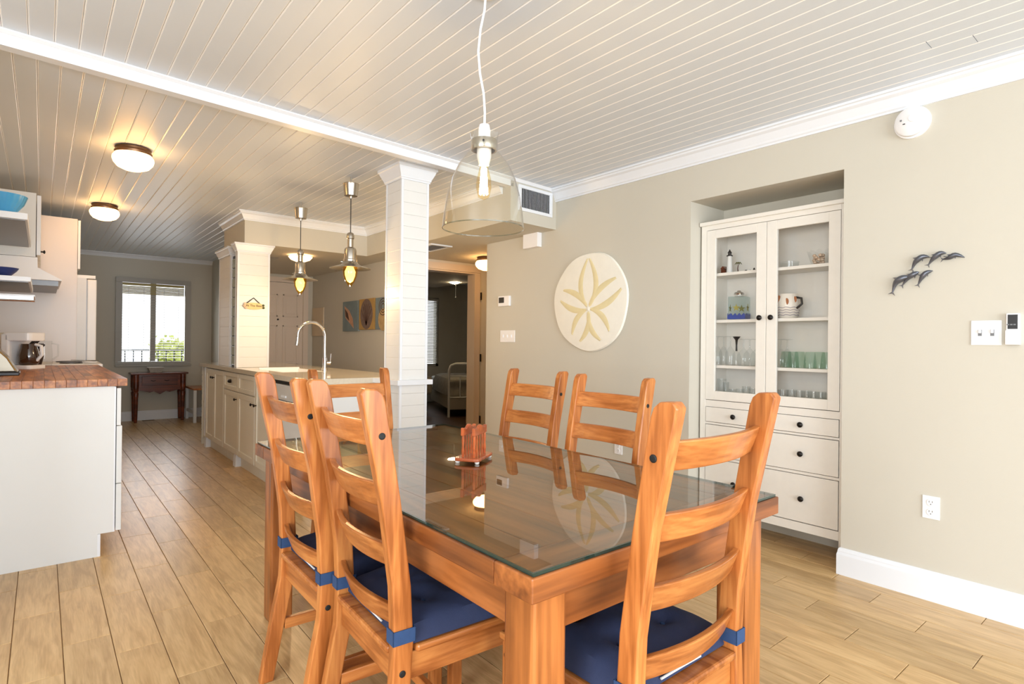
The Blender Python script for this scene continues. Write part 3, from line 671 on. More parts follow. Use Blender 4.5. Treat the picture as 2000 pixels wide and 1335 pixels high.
obj('frame', MB().box(1.462, 6.035, pz, 1.54, 6.06, ZH - .092).box(1.462, 6.225, pz, 1.54, 6.255, ZH - .092), TRIM, gb)
for k in range(11):
    z0 = pz + .02 + k * .096
    obj('glass_block', box(1.468, 6.062, z0, 1.535, 6.223, z0 + .09), GBK, gb, bevel=.006)
obj('mortar', box(1.475, 6.06, pz, 1.53, 6.224, pz + 1.1), DARKP, gb)
# hanging sign
sg = thing('beach_sign', 'oval wooden sign on dark twine reading At The Beach', 'sign', (1.6, 5.945, 1.55))
sm = MB().lathe([(.0, 5.945), (.098, 5.945), (.1, 5.94), (.098, 5.934), (.0, 5.933)], (1.6, 0, 1.535), 28, 1, sx=1, sy=.34)
obj('board', sm, paint('sign_cream', (222, 198, 140), .6, var=.12, scale=20), sg, label='cream oval board')
obj('twine', MB().tube([(1.535, 5.938, 1.56), (1.6, 5.942, 1.615), (1.665, 5.938, 1.553)], .0045, 6), DARKP, sg)
for xx, zz in ((1.515, 1.535), (1.53, 1.515), (1.52, 1.555)): obj('shell', MB().lathe([(.002, 5.925), (.012, 5.928), (.012, 5.934)], (xx, 0, zz), 10, 1), SHELL, sg)
for xx, zz in ((1.688, 1.545), (1.69, 1.52)): obj('leaf', MB().lathe([(.002, 5.925), (.011, 5.928), (.011, 5.934)], (xx, 0, zz), 8, 1), paint('sign_green', (70, 78, 44), .6), sg)
fc = bpy.data.curves.new('lettering', 'FONT'); fc.body = 'At The Beach'; fc.size = .03; fc.align_x = 'CENTER'; fc.align_y = 'CENTER'; fc.extrude = .0008
tmp_ = bpy.data.objects.new('lettering_curve', fc); fme = bpy.data.meshes.new_from_object(tmp_); bpy.data.objects.remove(tmp_)
fo = bpy.data.objects.new('lettering', fme); COL.objects.link(fo); fo.parent = sg; fo.location = (.01, -.0135, -.012); fo.rotation_euler = (rad(90), 0, 0)
fme.materials.clear(); fme.materials.append(paint('sign_ink', (60, 40, 24), .6)); fo['kind'] = 'stuff'

# ================================================================== island
IX = 1.45
def shaker(parent, name, x, y0, y1, z0, z1, mat, fr=.05, knob=None, pull=None):
    """framed front facing -X"""
    m = MB().box(x - .018, y0, z0, x, y0 + fr, z1).box(x - .018, y1 - fr, z0, x, y1, z1).box(x - .018, y0 + fr, z0, x, y1 - fr, z0 + fr).box(x - .018, y0 + fr, z1 - fr, x, y1 - fr, z1)
    d_ = obj(name, m, mat, parent, bevel=.002)
    obj('inset_panel', box(x - .008, y0 + fr, z0 + fr, x, y1 - fr, z1 - fr), mat, d_)
    if knob: obj('knob', MB().lathe([(.005, x - .018), (.005, x - .032), (.013, x - .036), (.014, x - .042), (.006, x - .047)], (0,) + knob, 12, 0), KNOB, d_, smooth=True)
    if pull: obj('cup_pull', MB().lathe([(.034, x - .018), (.03, x - .034), (.018, x - .042), (.002, x - .044)], (0,) + pull, 14, 0, sx=1, sy=.55), KNOB, d_, smooth=True)
    return d_
def cabinet(label, y0, y1, feet=()):
    c = thing('island_cabinet', label, 'cabinet', (1.75, (y0 + y1) / 2, 0), group='ivory cabinets of the kitchen island')
    obj('carcass', box(IX, y0 + .001, .1, 2.1, y1 - .001, .745 if y0 < 6 else .895), ISLW, c)
    obj('face_frame', box(IX, y0 + .001, .746, IX + .02, y1 - .001, .895), ISLW, c)
    obj('toe_kick', box(IX + .03, y0 + .001, 0, 2.1, y1 - .001, .1), ISLW, c)
    return c
c1 = cabinet('island cabinet with two tall narrow doors at the far end', 6.36, 7.22)
shaker(c1, 'door', IX, 6.365, 6.785, .115, .885, ISLW, knob=(6.75, .8)); shaker(c1, 'door', IX, 6.79, 7.17, .115, .885, ISLW, knob=(6.83, .8))
c2 = cabinet('island cabinet with two drawers above two doors', 5.26, 6.355)
shaker(c2, 'drawer', IX, 5.265, 5.805, .715, .885, ISLW, .04, pull=None); shaker(c2, 'drawer', IX, 5.81, 6.35, .715, .885, ISLW, .04, pull=(6.08, .8))
shaker(c2, 'door', IX, 5.265, 5.805, .115, .705, ISLW, knob=(5.3, .64)); shaker(c2, 'door', IX, 5.81, 6.35, .115, .705, ISLW, knob=(5.85, .64))
c3 = cabinet('narrow island cabinet between drawers and dishwasher', 4.84, 5.255)
shaker(c3, 'door', IX, 4.845, 5.25, .115, .885, ISLW, knob=(5.2, .64))
for c_, y in ((c1, 7.165), (c2, 5.9)):
    obj('foot', MB().loft([[(IX - .02 - a, y - .045 - a, z), (IX + .06, y - .045 - a, z), (IX + .06, y + .045 + a, z), (IX - .02 - a, y + .045 + a, z)] for a, z in ((-.012, .12), (-.004, .09), (0, .0))]), TRIM, c_)
obj('corner_post', box(IX - .022, 7.172, .12, IX + .04, 7.22, .89), TRIM, c1, bevel=.003)
es = thing('island_end_shelf', 'open ivory shelf end of the island with peg holes', 'shelf', (1.75, 7.32, 0))
obj('side', box(1.44, 7.39, 0, 2.1, 7.41, .895), ISLW, es); obj('back', box(2.08, 7.221, 0, 2.1, 7.39, .895), ISLW, es)
for z0 in (.08, .48): obj('shelf_board', box(1.45, 7.222, z0, 2.08, 7.39, z0 + .018), ISLW, es)
for k in range(10): obj('peg_hole', box(1.4385, 7.396, .16 + k * .07, 1.4405, 7.404, .17 + k * .07), DARKP, es)
dw = thing('dishwasher', 'white dishwasher under the near end of the island counter', 'dishwasher', (1.75, 4.44, 0))
obj('body', box(IX + .01, 4.07, .1, 2.05, 4.83, .87), CABW, dw); obj('door_front', box(IX - .02, 4.085, .1, IX + .01, 4.82, .74), CABW, dw, bevel=.004)
obj('control_panel', box(IX - .026, 4.085, .748, IX + .01, 4.82, .865), paint('dishwasher_panel', (206, 204, 200), .3), dw, bevel=.004)
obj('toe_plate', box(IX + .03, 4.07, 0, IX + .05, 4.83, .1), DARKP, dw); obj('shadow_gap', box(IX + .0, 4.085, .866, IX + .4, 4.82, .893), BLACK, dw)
obj('latch', box(IX - .034, 4.4, .77, IX - .026, 4.5, .785), TRIM, dw)
ep = thing('island_end_cover', 'white end cover of the island behind the far chair', 'panel', (1.7, 3.99, 0))
obj('panel', box(1.44, 3.97, 0, CX0 + .02, 4.06, .895), CABW, ep, bevel=.002); obj('edge_strip', box(1.435, 3.96, 0, 1.46, 3.972, .895), TRIM, ep)
struct('wall_knee', box(2.102, 4.07, 0, 2.2, 7.41, .895), SIDING, 'low white wall behind the island cabinets')
ct = thing('island_countertop', 'beige stone countertop of the kitchen island', 'countertop', (1.8, 5.6, .897))
SX0, SX1, SY0, SY1 = 1.56, 1.93, 4.93, 5.6
cm = MB().box(1.415, 3.93, .897, SX0, 7.45, .935).box(SX1, 3.93, .897, 2.24, 7.45, .935).box(SX0, 3.93, .897, SX1, SY0, .935).box(SX0, SY1, .897, SX1, 7.45, .935)
obj('slab', cm, STONE, ct)
lb = thing('column_ledge', 'white ledge wrapping the column at counter height', 'ledge', ((CX0 + CX1) / 2, (CY0 + CY1) / 2, .9))
obj('ledge', MB().sweep([(CX0, CY0), (CX0, CY1 + .11), (CX1, CY1 + .11), (CX1, CY0)], [(.001, .9), (.03, .9), (.03, .934), (.001, .934)], True), TRIM, lb)
sk = thing('kitchen_sink', 'white undermount sink in the island counter', 'sink', ((SX0 + SX1) / 2, (SY0 + SY1) / 2, .75))
obj('basin', MB().box(SX0, SY0, .75, SX1, SY1, .76).box(SX0, SY0, .76, SX0 + .012, SY1, .934).box(SX1 - .012, SY0, .76, SX1, SY1, .934).box(SX0, SY0, .76, SX1, SY0 + .012, .934).box(SX0, SY1 - .012, .76, SX1, SY1, .948), PLASTIC, sk, bevel=.003)
FX, FY = 2.02, 5.18
fa = thing('kitchen_faucet', 'tall chrome gooseneck faucet on the island counter', 'faucet', (FX, FY, .935))
obj('base', MB().lathe([(.027, .935), (.027, .95), (.02, .955), (.02, 1.045), (.014, 1.05)], (FX, FY, 0), 18), CHROME, fa, smooth=True)
pts = [(FX, FY, 1.04), (FX, FY, 1.24)]
for k in range(0, 13):
    a = math.pi * k / 12 * .93; pts.append((FX - .125 + .125 * math.cos(a), FY, 1.245 + .125 * math.sin(a)))
pts.append((FX - .253, FY, 1.2))
obj('neck', MB().tube(pts, .0135, 12), CHROME, fa, smooth=True)
obj('spray_head', MB().tube([(FX - .25, FY, 1.215), (FX - .258, FY, 1.16)], [.0155, .0175], 12), CHROME, fa, smooth=True)
obj('lever', MB().tube([(FX + .02, FY - .0, 1.0), (FX + .05, FY - .01, 1.0)], .016, 12).tube([(FX + .045, FY - .01, 1.0), (FX + .052, FY - .02, 1.085)], .005, 8), CHROME, fa, smooth=True)

# ================================================================== kitchen run on the left
BZ = .978
bc = thing('base_cabinet', 'white base cabinet with plain end panel at the left edge', 'cabinet', (0, 4.9, 0))
obj('carcass', box(-.345, 3.9, .125, .325, 6.04, BZ - .04), CABW, bc); obj('plinth', box(-.345, 3.905, 0, .255, 6.04, .125), CABW, bc)
obj('end_panel', MB().prism([(-.345, 0), (.248, 0), (.248, .124), (.318, .124), (.318, BZ - .042), (-.345, BZ - .042)], 1, 3.885, 3.9), CABW, bc)
obj('edge_filler', MB().box(.318, 3.886, .124, .326, 3.905, BZ - .045).box(.248, 3.886, 0, .262, 3.905, .122), TRIM, bc)
for z0, z1, xo in ((.128, .388, .356), (.392, .712, .356), (.716, .925, .35)):
    d_ = obj('drawer_front', box(.33, 3.888, z0, xo, 4.68, z1), CABW, bc, bevel=.002); obj('drawer_front', box(.33, 4.69, z0, xo, 6.03, z1), CABW, bc, bevel=.002)
bt = thing('butcher_block_worktop', 'butcher block worktop on the white base cabinet', 'worktop', (0, 4.95, BZ - .04))
n = 16; x0, x1 = -.348, .376
for k in range(n): obj('stave', box(x0 + (x1 - x0) * k / n + .0003, 3.862, BZ - .04, x0 + (x1 - x0) * (k + 1) / n - .0003, 6.045, BZ), BUTCHER, bt, bevel=.001)
st = thing('kitchen_range', 'white electric range beyond the butcher block', 'stove', (0, 6.43, 0))
obj('body', box(-.34, 6.05, 0, .36, 6.8, .95), PLASTIC, st); obj('cooktop', box(-.34, 6.052, .95, .41, 6.8, .985), PLASTIC, st, bevel=.006)
obj('oven_handle', MB().tube([(.43, 6.12, .9), (.43, 6.74, .9)], .012, 8), PLASTIC, st)
for xx, yy, r in ((-.15, 6.25, .1), (.2, 6.25, .08), (-.15, 6.6, .08), (.2, 6.6, .1)): obj('burner', MB().lathe([(r, .985), (r, .992), (r * .8, .994), (.01, .99)], (xx, yy, 0), 18), DARKP, st)
obj('backguard', box(-.345, 6.06, .985, -.29, 6.79, 1.12), PLASTIC, st, bevel=.004)
sr = thing('spoon_rest', 'white spoon rest at the corner of the range', 'spoon rest', (.3, 6.2, .992))
obj('dish', MB().lathe([(.0, .993), (.05, .993), (.06, 1.005), (.056, 1.005), (.05, .998)], (.33, 6.18, 0), 18, sx=1, sy=1), PLASTIC, sr, smooth=True); obj('spoon', MB().tube([(.38, 6.15, 1.008), (.3, 6.2, 1.01), (.2, 6.26, 1.013)], [.016, .006, .005], 8, .4), STEEL, sr)
fr = thing('refrigerator', 'white refrigerator beside the tall panel', 'refrigerator', (.05, 7.25, 0))
obj('case', box(-.34, 6.86, .02, .33, 7.6, 1.78), paint('fridge_white', (226, 228, 232), .35, bump=.3, bscale=300), fr); obj('door', box(.335, 6.87, .04, .41, 7.59, 1.77), PLASTIC, fr, bevel=.008)
obj('gasket', box(.328, 6.865, .05, .337, 7.595, 1.76), GREYSH, fr); obj('hinge_cover', box(.25, 6.88, 1.78, .4, 6.95, 1.81), PLASTIC, fr); obj('foot_grille', box(.2, 6.87, 0, .32, 7.59, .04), DARKP, fr)
tp_ = thing('tall_side_panel', 'tall pale panel between range and refrigerator', 'panel', (-.05, 6.83, 0))
obj('panel', box(-.345, 6.82, 0, .255, 6.845, 2.33), paint('panel_pale_grey', (222, 216, 216), .3, var=.02), tp_, bevel=.001)
of = thing('over_fridge_cabinet', 'white cabinet above the refrigerator', 'cabinet', (-.04, 7.2, 1.84))
obj('carcass', box(-.345, 6.847, 1.84, .255, 7.6, 2.33), CABW, of); obj('door', box(.258, 6.825, 1.86, .278, 7.6, 2.32), TRIM, of, bevel=.002)
uc = thing('upper_cabinet', 'white upper cabinet above the range hood', 'cabinet', (-.2, 6.3, 1.83))
obj('carcass', box(-.345, 5.8, 1.83, -.042, 6.815, 2.325), CABW, uc); d_ = obj('door', box(-.038, 5.8, 1.845, -.012, 6.3, 2.31), TRIM, uc, bevel=.002); obj('door', box(-.038, 6.31, 1.845, -.012, 6.81, 2.31), TRIM, uc, bevel=.002)
obj('knob', MB().lathe([(.006, -.012), (.006, .002), (.014, .008), (.014, .014), (.004, .018)], (0, 5.86, 1.88), 12, 0), KNOB, d_, smooth=True)
hd = thing('range_hood', 'white wedge-shaped range hood under the upper cabinet', 'range hood', (-.1, 6.3, 1.62))
obj('shell', MB().prism([(-.345, 1.828), (-.03, 1.828), (-.028, 1.75), (.12, 1.665), (.12, 1.655), (-.345, 1.655)], 1, 5.8, 6.8), PLASTIC, hd, bevel=.002)
obj('filter_tray', box(-.3, 5.83, 1.615, .1, 6.78, 1.656), GREYSH, hd)
for nm, z0, z1, xe, lab in (('wall_shelf', 1.895, 1.937, -.07, 'upper white wall shelf holding the blue bowl'), ('wall_shelf', 1.53, 1.563, -.052, 'lower white wall shelf holding the dark blue bowl')):
    s_ = thing(nm, lab, 'shelf', (-.2, 5.1, z0), group='white wall shelves left of the hood')
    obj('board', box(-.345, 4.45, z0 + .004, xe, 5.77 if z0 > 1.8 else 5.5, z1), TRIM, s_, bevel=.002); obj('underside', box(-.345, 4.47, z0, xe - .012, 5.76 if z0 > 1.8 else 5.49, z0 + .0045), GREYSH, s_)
ur = thing('utensil_rail', 'slim metal rail shelf under the lower wall shelf', 'rail shelf', (-.2, 4.7, 1.42))
obj('tray', box(-.345, 4.55, 1.452, -.034, 4.95, 1.462), TRIM, ur); obj('front_rail', MB().tube([(-.34, 4.55, 1.425), (-.034, 4.55, 1.425)], .006, 8), CHROME, ur); obj('mid_panel', box(-.345, 4.553, 1.425, -.04, 4.56, 1.455), STAINLESS, ur)
SKYB = paint('bowl_sky_blue', (74, 160, 214), .3, var=.08, scale=14)
bb = thing('blue_bowl', 'large sky-blue fluted bowl on the upper wall shelf', 'bowl', (-.195, 4.62, 1.938))
rings = []
for r, h in ((.055, 0), (.065, .012), (.105, .07), (.122, .12), (.117, .12), (.1, .07), (.05, .015)):
    rings.append([(r * (1 + .012 * math.cos(24 * 2 * math.pi * i / 96)) * math.cos(2 * math.pi * i / 96), r * (1 + .012 * math.cos(24 * 2 * math.pi * i / 96)) * math.sin(2 * math.pi * i / 96), h) for i in range(96)])
obj('bowl', MB().loft(rings), SKYB, bb, w=False, smooth=True)
lathe_thing('dark_blue_bowl', [(.03, 0), (.04, .006), (.068, .035), (.078, .052), (.074, .052), (.03, .01)], paint('bowl_navy', (34, 52, 110), .3, var=.2, scale=40), (-.185, 4.56, 1.5635), 'small dark blue bowl on the lower wall shelf', 'bowl', n=24)
# counter things
def on_top(px, py): p = at(px, py, 2, BZ); return p.x, p.y
cfx, cfy = -.095, 5.42
cf = thing('coffee_maker', 'white coffee maker with dark carafe on the butcher block', 'coffee maker', (cfx, cfy, BZ), rad(-35))
obj('base_plate', MB().prism(rrect(.2, .17, .03), 2, 0, .028), PLASTIC, cf, w=False, bevel=.004); obj('tower', box(-.1, -.085, .028, -.045, .085, .25), PLASTIC, cf, w=False, bevel=.01)
obj('brew_head', MB().prism(rrect(.19, .17, .03), 2, .2, .26), PLASTIC, cf, w=False, bevel=.008)
obj('carafe', MB().lathe([(.05, .03), (.06, .045), (.062, .1), (.05, .15), (.045, .18)], (.03, 0, 0), 20), paint('carafe_coffee', (58, 36, 24), .08, var=.2, coat=.8), cf, w=False, smooth=True)
obj('handle', MB().tube([(.075, 0, .175), (.115, 0, .165), (.12, 0, .1), (.085, 0, .06)], .011, 8), PLASTIC, cf, w=False, smooth=True)
tx, ty = at(38, 733, 2, BZ).x - .155, at(38, 733, 2, BZ).y + .09
to = thing('toaster', 'rounded stainless toaster at the left edge of the counter', 'toaster', (tx, ty, BZ), rad(0))
obj('body', MB().prism([(-.06, .02), (.15, .02), (.125, .06), (.1, .11), (.06, .155), (.02, .185), (-.06, .19)], 1, -.08, .13), paint('toaster_steel', (150, 142, 128), .38, .8, var=.1), to, w=False, bevel=.008); obj('base', box(-.07, -.09, 0, .155, .14, .02), DARKP, to, w=False, bevel=.004)
obj('end_cap', MB().prism([(-.06, .02), (.05, .02), (.03, .12), (-.02, .19), (-.06, .205)], 1, .13, .15), DARKP, to, w=False, bevel=.004); obj('brass_line', MB().tube([(.135, -.081, .03), (.1, -.081, .1), (.05, -.081, .158)], .003, 6), paint('brass', (196, 158, 82), .3, 1), to, w=False)
lathe_thing('mixing_bowl', [(.06, 0), (.075, .01), (.085, .08), (.09, .14), (.086, .14), (.08, .08), (.06, .012)], paint('bowl_cream', (232, 222, 204), .35), (-.2, 5.92, BZ + .12), 'cream mixing bowl raised on a stand behind the coffee maker', 'bowl', n=24)
lathe_thing('bowl_stand', [(.07, 0), (.07, .02), (.03, .04), (.03, .1), (.06, .12)], PLASTIC, (-.2, 5.92, BZ), 'white pedestal under the cream mixing bowl', 'stand', n=20)
kb = thing('knife_block', 'knife block with black handles beside the mixing bowl', 'knife block', (-.075, 5.7, BZ), rad(-20))
obj('block', MB().prism([(-.05, 0), (.06, 0), (.08, .09), (.0, .16), (-.05, .12)], 1, -.05, .05), DARKP, kb, w=False)
for i in range(3):
    for j in range(2): obj('knife_handle', MB().tube([(.03 - j * .035, -.03 + i * .03, .11 + j * .03), (.085 - j * .03, -.03 + i * .03, .175 + j * .035)], .011, 6), DARKP, kb, w=False)
pi_ = thing('glass_pitcher', 'clear glass pitcher standing beside the range', 'pitcher', (.015, 5.94, BZ))
obj('body', MB().lathe([(.05, 0), (.054, .004), (.058, .09), (.05, .17), (.054, .2)], n=20, cap=False), CLEARG, pi_, w=False, smooth=True); obj('handle', MB().tube([(.05, 0, .18), (.09, 0, .17), (.09, 0, .08), (.056, 0, .05)], .007, 8), CLEARG, pi_, w=False)

# console table, basket, bench at the far end
cn = thing('console_table', 'dark mahogany console table with one drawer under the far window', 'console table', (1.35, 9.86, 0))
obj('top', box(.985, 9.7, .69, 1.705, 10.03, .715), CONSOLE, cn, bevel=.006)
ap = [(1.04, .688), (1.65, .688), (1.65, .47), (1.56, .455), (1.47, .43), (1.42, .445), (1.345, .4), (1.27, .445), (1.22, .43), (1.13, .455), (1.04, .47)]
obj('apron', MB().prism(ap, 1, 9.74, 9.76), CONSOLE, cn); obj('apron', MB().box(1.03, 9.76, .47, 1.05, 10.0, .688), CONSOLE, cn); obj('apron', MB().box(1.64, 9.76, .47, 1.66, 10.0, .688), CONSOLE, cn)
dd = obj('drawer', box(1.12, 9.73, .53, 1.57, 9.741, .665), CONSOLE, cn, bevel=.003)
for x in (1.26, 1.43): obj('pull', MB().tube([(x - .03, 9.728, .605), (x, 9.715, .595), (x + .03, 9.728, .605)], .004, 6), KNOB, dd)
for x in (1.05, 1.64):
    for y in (9.755, 9.99): obj('leg', MB().lathe([(.018, 0), (.022, .03), (.03, .36), (.036, .42), (.026, .44), (.036, .46), (.036, .5), (.04, .5), (.04, .688)], (x, y, 0), 12), CONSOLE, cn, smooth=True)
bk = thing('wire_basket', 'pale rectangular basket on the console table', 'basket', (1.3, 9.85, .7152))
obj('weave', MB().loft([[(sx * w_, sy * d_2, h) for sx, sy in ((-1, -1), (1, -1), (1, 1), (-1, 1))] for w_, d_2, h in ((.07, .05, 0), (.1, .07, .075), (.095, .065, .075), (.065, .045, .006))]), paint('basket_grey', (176, 168, 156), .7, var=.35, scale=60), bk, w=False)
obj('rim', MB().tube([(-.1, -.07, .075), (.1, -.07, .075), (.1, .07, .075), (-.1, .07, .075), (-.1, -.07, .075)], .005, 6), WHITEC, bk, w=False)
be = thing('small_bench', 'small bench with wooden top beyond the island end', 'bench', (1.85, 9.5, 0))
obj('seat', box(1.7, 9.3, .47, 2.05, 9.95, .495), PINEY, be, bevel=.004)
for x in (1.725, 2.02):
    for y in (9.33, 9.91): obj('leg', box(x - .02, y - .02, 0, x + .02, y + .02, .47), CABW, be)
obj('rail', box(1.715, 9.35, .12, 1.735, 9.9, .16), CABW, be)

# ================================================================== lamps
WARM = (255, 206, 140)
def ceiling_lamp(x, y, z, label, r=.114, power=15):
    t = thing('ceiling_light', label, 'ceiling light', (x, y, z), group='flush ceiling lights')
    obj('canopy', MB().lathe([(r * .82, 0), (r * .9, -.008), (r * .86, -.02), (r * .93, -.03), (r * .9, -.048)], n=28), paint('bronze', (120, 92, 70), .35, .8), t, w=False, smooth=True)
    obj('dome', MB().lathe([(r * .9, -.044), (r * 1.0, -.062), (r * 1.02, -.078), (r * .96, -.1), (r * .78, -.125), (r * .45, -.142), (.002, -.148)], n=28), glow('lit_dome', (255, 192, 118), power), t, w=False, smooth=True)
    return t
ceiling_lamp(.45, 4.45, ZK, 'nearer lit dome ceiling light over the kitchen aisle'); ceiling_lamp(.44, 6.5, ZK, 'farther lit dome ceiling light over the kitchen aisle')
ceiling_lamp(3.78, 5.05, ZH, 'lit dome light half hidden by the right wall corner', .13, 18)
el = thing('entry_light', 'pale dish ceiling light behind the far pendant', 'ceiling light', (2.19, 6.35, ZH))
obj('mount', MB().lathe([(.05, 0), (.05, -.03), (.02, -.035)], n=20), STEEL, el, w=False); obj('dish', MB().lathe([(.125, -.02), (.1, -.05), (.05, -.07), (.002, -.075)], n=28), glow('pale_dish', (255, 200, 140), 7), el, w=False, smooth=True)

# big glass pendant
PX, PY = 1.228, 1.668
pd_ = thing('glass_pendant_lamp', 'large clear glass bell pendant lamp over the dining table', 'pendant lamp', (PX, PY, ZD))
rt = Vector((CM[0][0], CM[0][1], 0)).normalized()
cpts = []
for zz, off in ((2.463, .0), (2.4, -.004), (2.33, -.018), (2.25, -.025), (2.17, -.018), (2.1, -.004), (2.03, .001), (1.98, 0)): cpts.append((PX + rt.x * off, PY + rt.y * off, zz))
obj('cord', MB().tube(cpts, .0042, 8), PLASTIC, pd_, smooth=True); obj('ceiling_rose', MB().lathe([(.045, ZD), (.045, ZD - .006), (.02, ZD - .01)], (PX, PY, 0), 20), PLASTIC, pd_)
obj('socket', MB().lathe([(.007, 1.99), (.018, 1.985), (.022, 1.965), (.022, 1.945), (.026, 1.94), (.026, 1.87), (.022, 1.855), (.018, 1.84)], (PX, PY, 0), 20), PLASTIC, pd_, smooth=True)
obj('collar', MB().lathe([(.046, 1.93), (.0475, 1.928), (.0475, 1.896), (.046, 1.893), (.04, 1.893), (.04, 1.93)], (PX, PY, 0), 28), STEEL, pd_, smooth=True)
obj('collar_screw', MB().tube([(PX - rt.y * -.048, PY - rt.x * .048, 1.913), (PX + rt.y * .053, PY - rt.x * .053, 1.913)], .004, 8), DARKP, pd_)
sh = [(.052, 1.955), (.048, 1.93), (.05, 1.89), (.066, 1.872), (.092, 1.838), (.115, 1.787), (.131, 1.73), (.141, 1.67), (.146, 1.625), (.147, 1.612), (.145, 1.612), (.1435, 1.626), (.137, 1.67), (.125, 1.73)]
obj('glass_shade', MB().lathe(sh[:10], (PX, PY, 0), 48, cap=False), SHADEGLASS, pd_, smooth=True); obj('shade_rim', MB().lathe([(.1462, 1.614), (.1478, 1.614), (.1478, 1.6105), (.1462, 1.6105), (.1462, 1.614)], (PX, PY, 0), 48, cap=False), glass('rim_glass', (214, 220, 212), 1.6, 0, 3), pd_, smooth=True)
obj('bulb_glass', MB().lathe([(.012, 1.845), (.016, 1.83), (.026, 1.79), (.028, 1.76), (.02, 1.725), (.002, 1.715)], (PX, PY, 0), 20), AMBERG, pd_, smooth=True)
fm = MB()
for k in range(7):
    a = k * .9; fm.tube([(PX + .014 * math.cos(a), PY + .014 * math.sin(a), 1.735), (PX + .008 * math.cos(a), PY + .008 * math.sin(a), 1.83)], .0024, 5)
obj('filament', fm, glow('filament', (255, 214, 150), 420), pd_, kind='stuff')
# two nickel pendants over the island
def nickel(x, y, lab):
    t = thing('nickel_pendant_lamp', lab, 'pendant lamp', (x, y, ZK), group='nickel pendants over the island')
    def L(nm, prof, mat, **k): return obj(nm, MB().lathe(prof, (0, 0, 0), 28, **k), mat, t, w=False, smooth=True)
    L('ceiling_stem', [(.006, 0), (.006, -.06)], STEEL); L('canopy', [(.02, -.05), (.055, -.052), (.06, -.055), (.058, -.06), (.048, -.145), (.012, -.148), (.01, -.165)], STEEL)
    obj('cord', MB().tube([(0, 0, -.16), (0, 0, -.425)], .0035, 6), DARKP, t, w=False)
    L('socket_cap', [(.012, -.42), (.024, -.428), (.028, -.44), (.028, -.465), (.022, -.47), (.022, -.53), (.04, -.54), (.045, -.555), (.045, -.62), (.05, -.625), (.05, -.64)], STEEL)
    L('shade_disc', [(.045, -.635), (.065, -.66), (.078, -.668), (.15, -.69), (.152, -.694), (.148, -.694), (.07, -.675), (.045, -.66)], STEEL)
    for a in (.5, 2.6, 4.7): obj('thumb_screw', MB().tube([(.045 * math.cos(a), .045 * math.sin(a), -.64), (.068 * math.cos(a), .068 * math.sin(a), -.64)], .006, 8), STEEL, t, w=False)
    L('amber_globe', [(.04, -.66), (.052, -.68), (.056, -.71), (.05, -.75), (.034, -.79), (.012, -.822), (.001, -.828)], AMBERG2)
    L('bulb', [(.016, -.665), (.026, -.685), (.039, -.715), (.036, -.745), (.022, -.785), (.001, -.8)], glow('lit_bulb', (255, 206, 120), 7, (255, 230, 180)))
    l = bpy.data.lights.new('pendant_bulb', 'POINT'); l.energy = 14; l.color = (1, .68, .34); l.shadow_soft_size = .03
    lo = bpy.data.objects.new('pendant_bulb', l); COL.objects.link(lo); lo.location = (x, y, ZK - .87)
nickel(1.786, 5.18, 'farther nickel pendant lamp with amber globe over the island'); nickel(1.793, 4.12, 'nearer nickel pendant lamp with amber globe beside the column')

# ================================================================== on the walls
def wl(px, py): p = at(px, py, 0, XW); return p.y, p.z
def plate(name, label, cat, pa, pb, t=.006, mat=PLASTIC):
    (ya, za), (yb, zb) = wl(*pa), wl(*pb); y0, y1 = sorted((ya, yb)); z0, z1 = sorted((za, zb))
    o = thing(name, label, cat, (XW, (y0 + y1) / 2, (z0 + z1) / 2))
    obj('plate', box(XW - t, y0, z0, XW - .0004, y1, z1), mat, o, bevel=min(.003, t * .4)); return o, y0, y1, z0, z1
s1, y0, y1, z0, z1 = plate('light_switch', 'white double toggle switch plate right of the dolphins', 'light switch', (1897, 626), (1957, 674))
for yy in (y0 + (y1 - y0) * .3, y0 + (y1 - y0) * .7): obj('toggle', box(XW - .016, yy - .005, (z0 + z1) / 2 - .002, XW - .006, yy + .005, (z0 + z1) / 2 + .014), PLASTIC, s1, bevel=.002); obj('toggle_slot', box(XW - .0068, yy - .007, (z0 + z1) / 2 - .014, XW - .0058, yy + .007, (z0 + z1) / 2 + .014), GREYSH, s1)
s2, y0, y1, z0, z1 = plate('light_switch', 'white triple switch plate under the thermostat', 'light switch', (978, 645), (1006, 668))
for q in (.22, .5, .78):
    yy = y0 + (y1 - y0) * q; obj('toggle', box(XW - .015, yy - .006, (z0 + z1) / 2 - .012, XW - .006, yy + .006, (z0 + z1) / 2 + .014), PLASTIC, s2, bevel=.002)
rm, y0, y1, z0, z1 = plate('fan_remote', 'white fan remote with dark keypad in wall holder', 'remote control', (1967, 612), (1993, 673), .022)
obj('keypad', box(XW - .0232, y0 + .006, z0 + (z1 - z0) * .5, XW - .0218, y1 - .006, z1 - .006), DARKP, rm)
for q in range(3): obj('key', box(XW - .0245, y0 + .012 + q * .011, z0 + (z1 - z0) * .62, XW - .0232, y0 + .02 + q * .011, z0 + (z1 - z0) * .66), GREYSH, rm)
obj('holder', box(XW - .026, y0 - .002, z0, XW - .001, y1 + .002, z0 + (z1 - z0) * .46), PLASTIC, rm, bevel=.002)
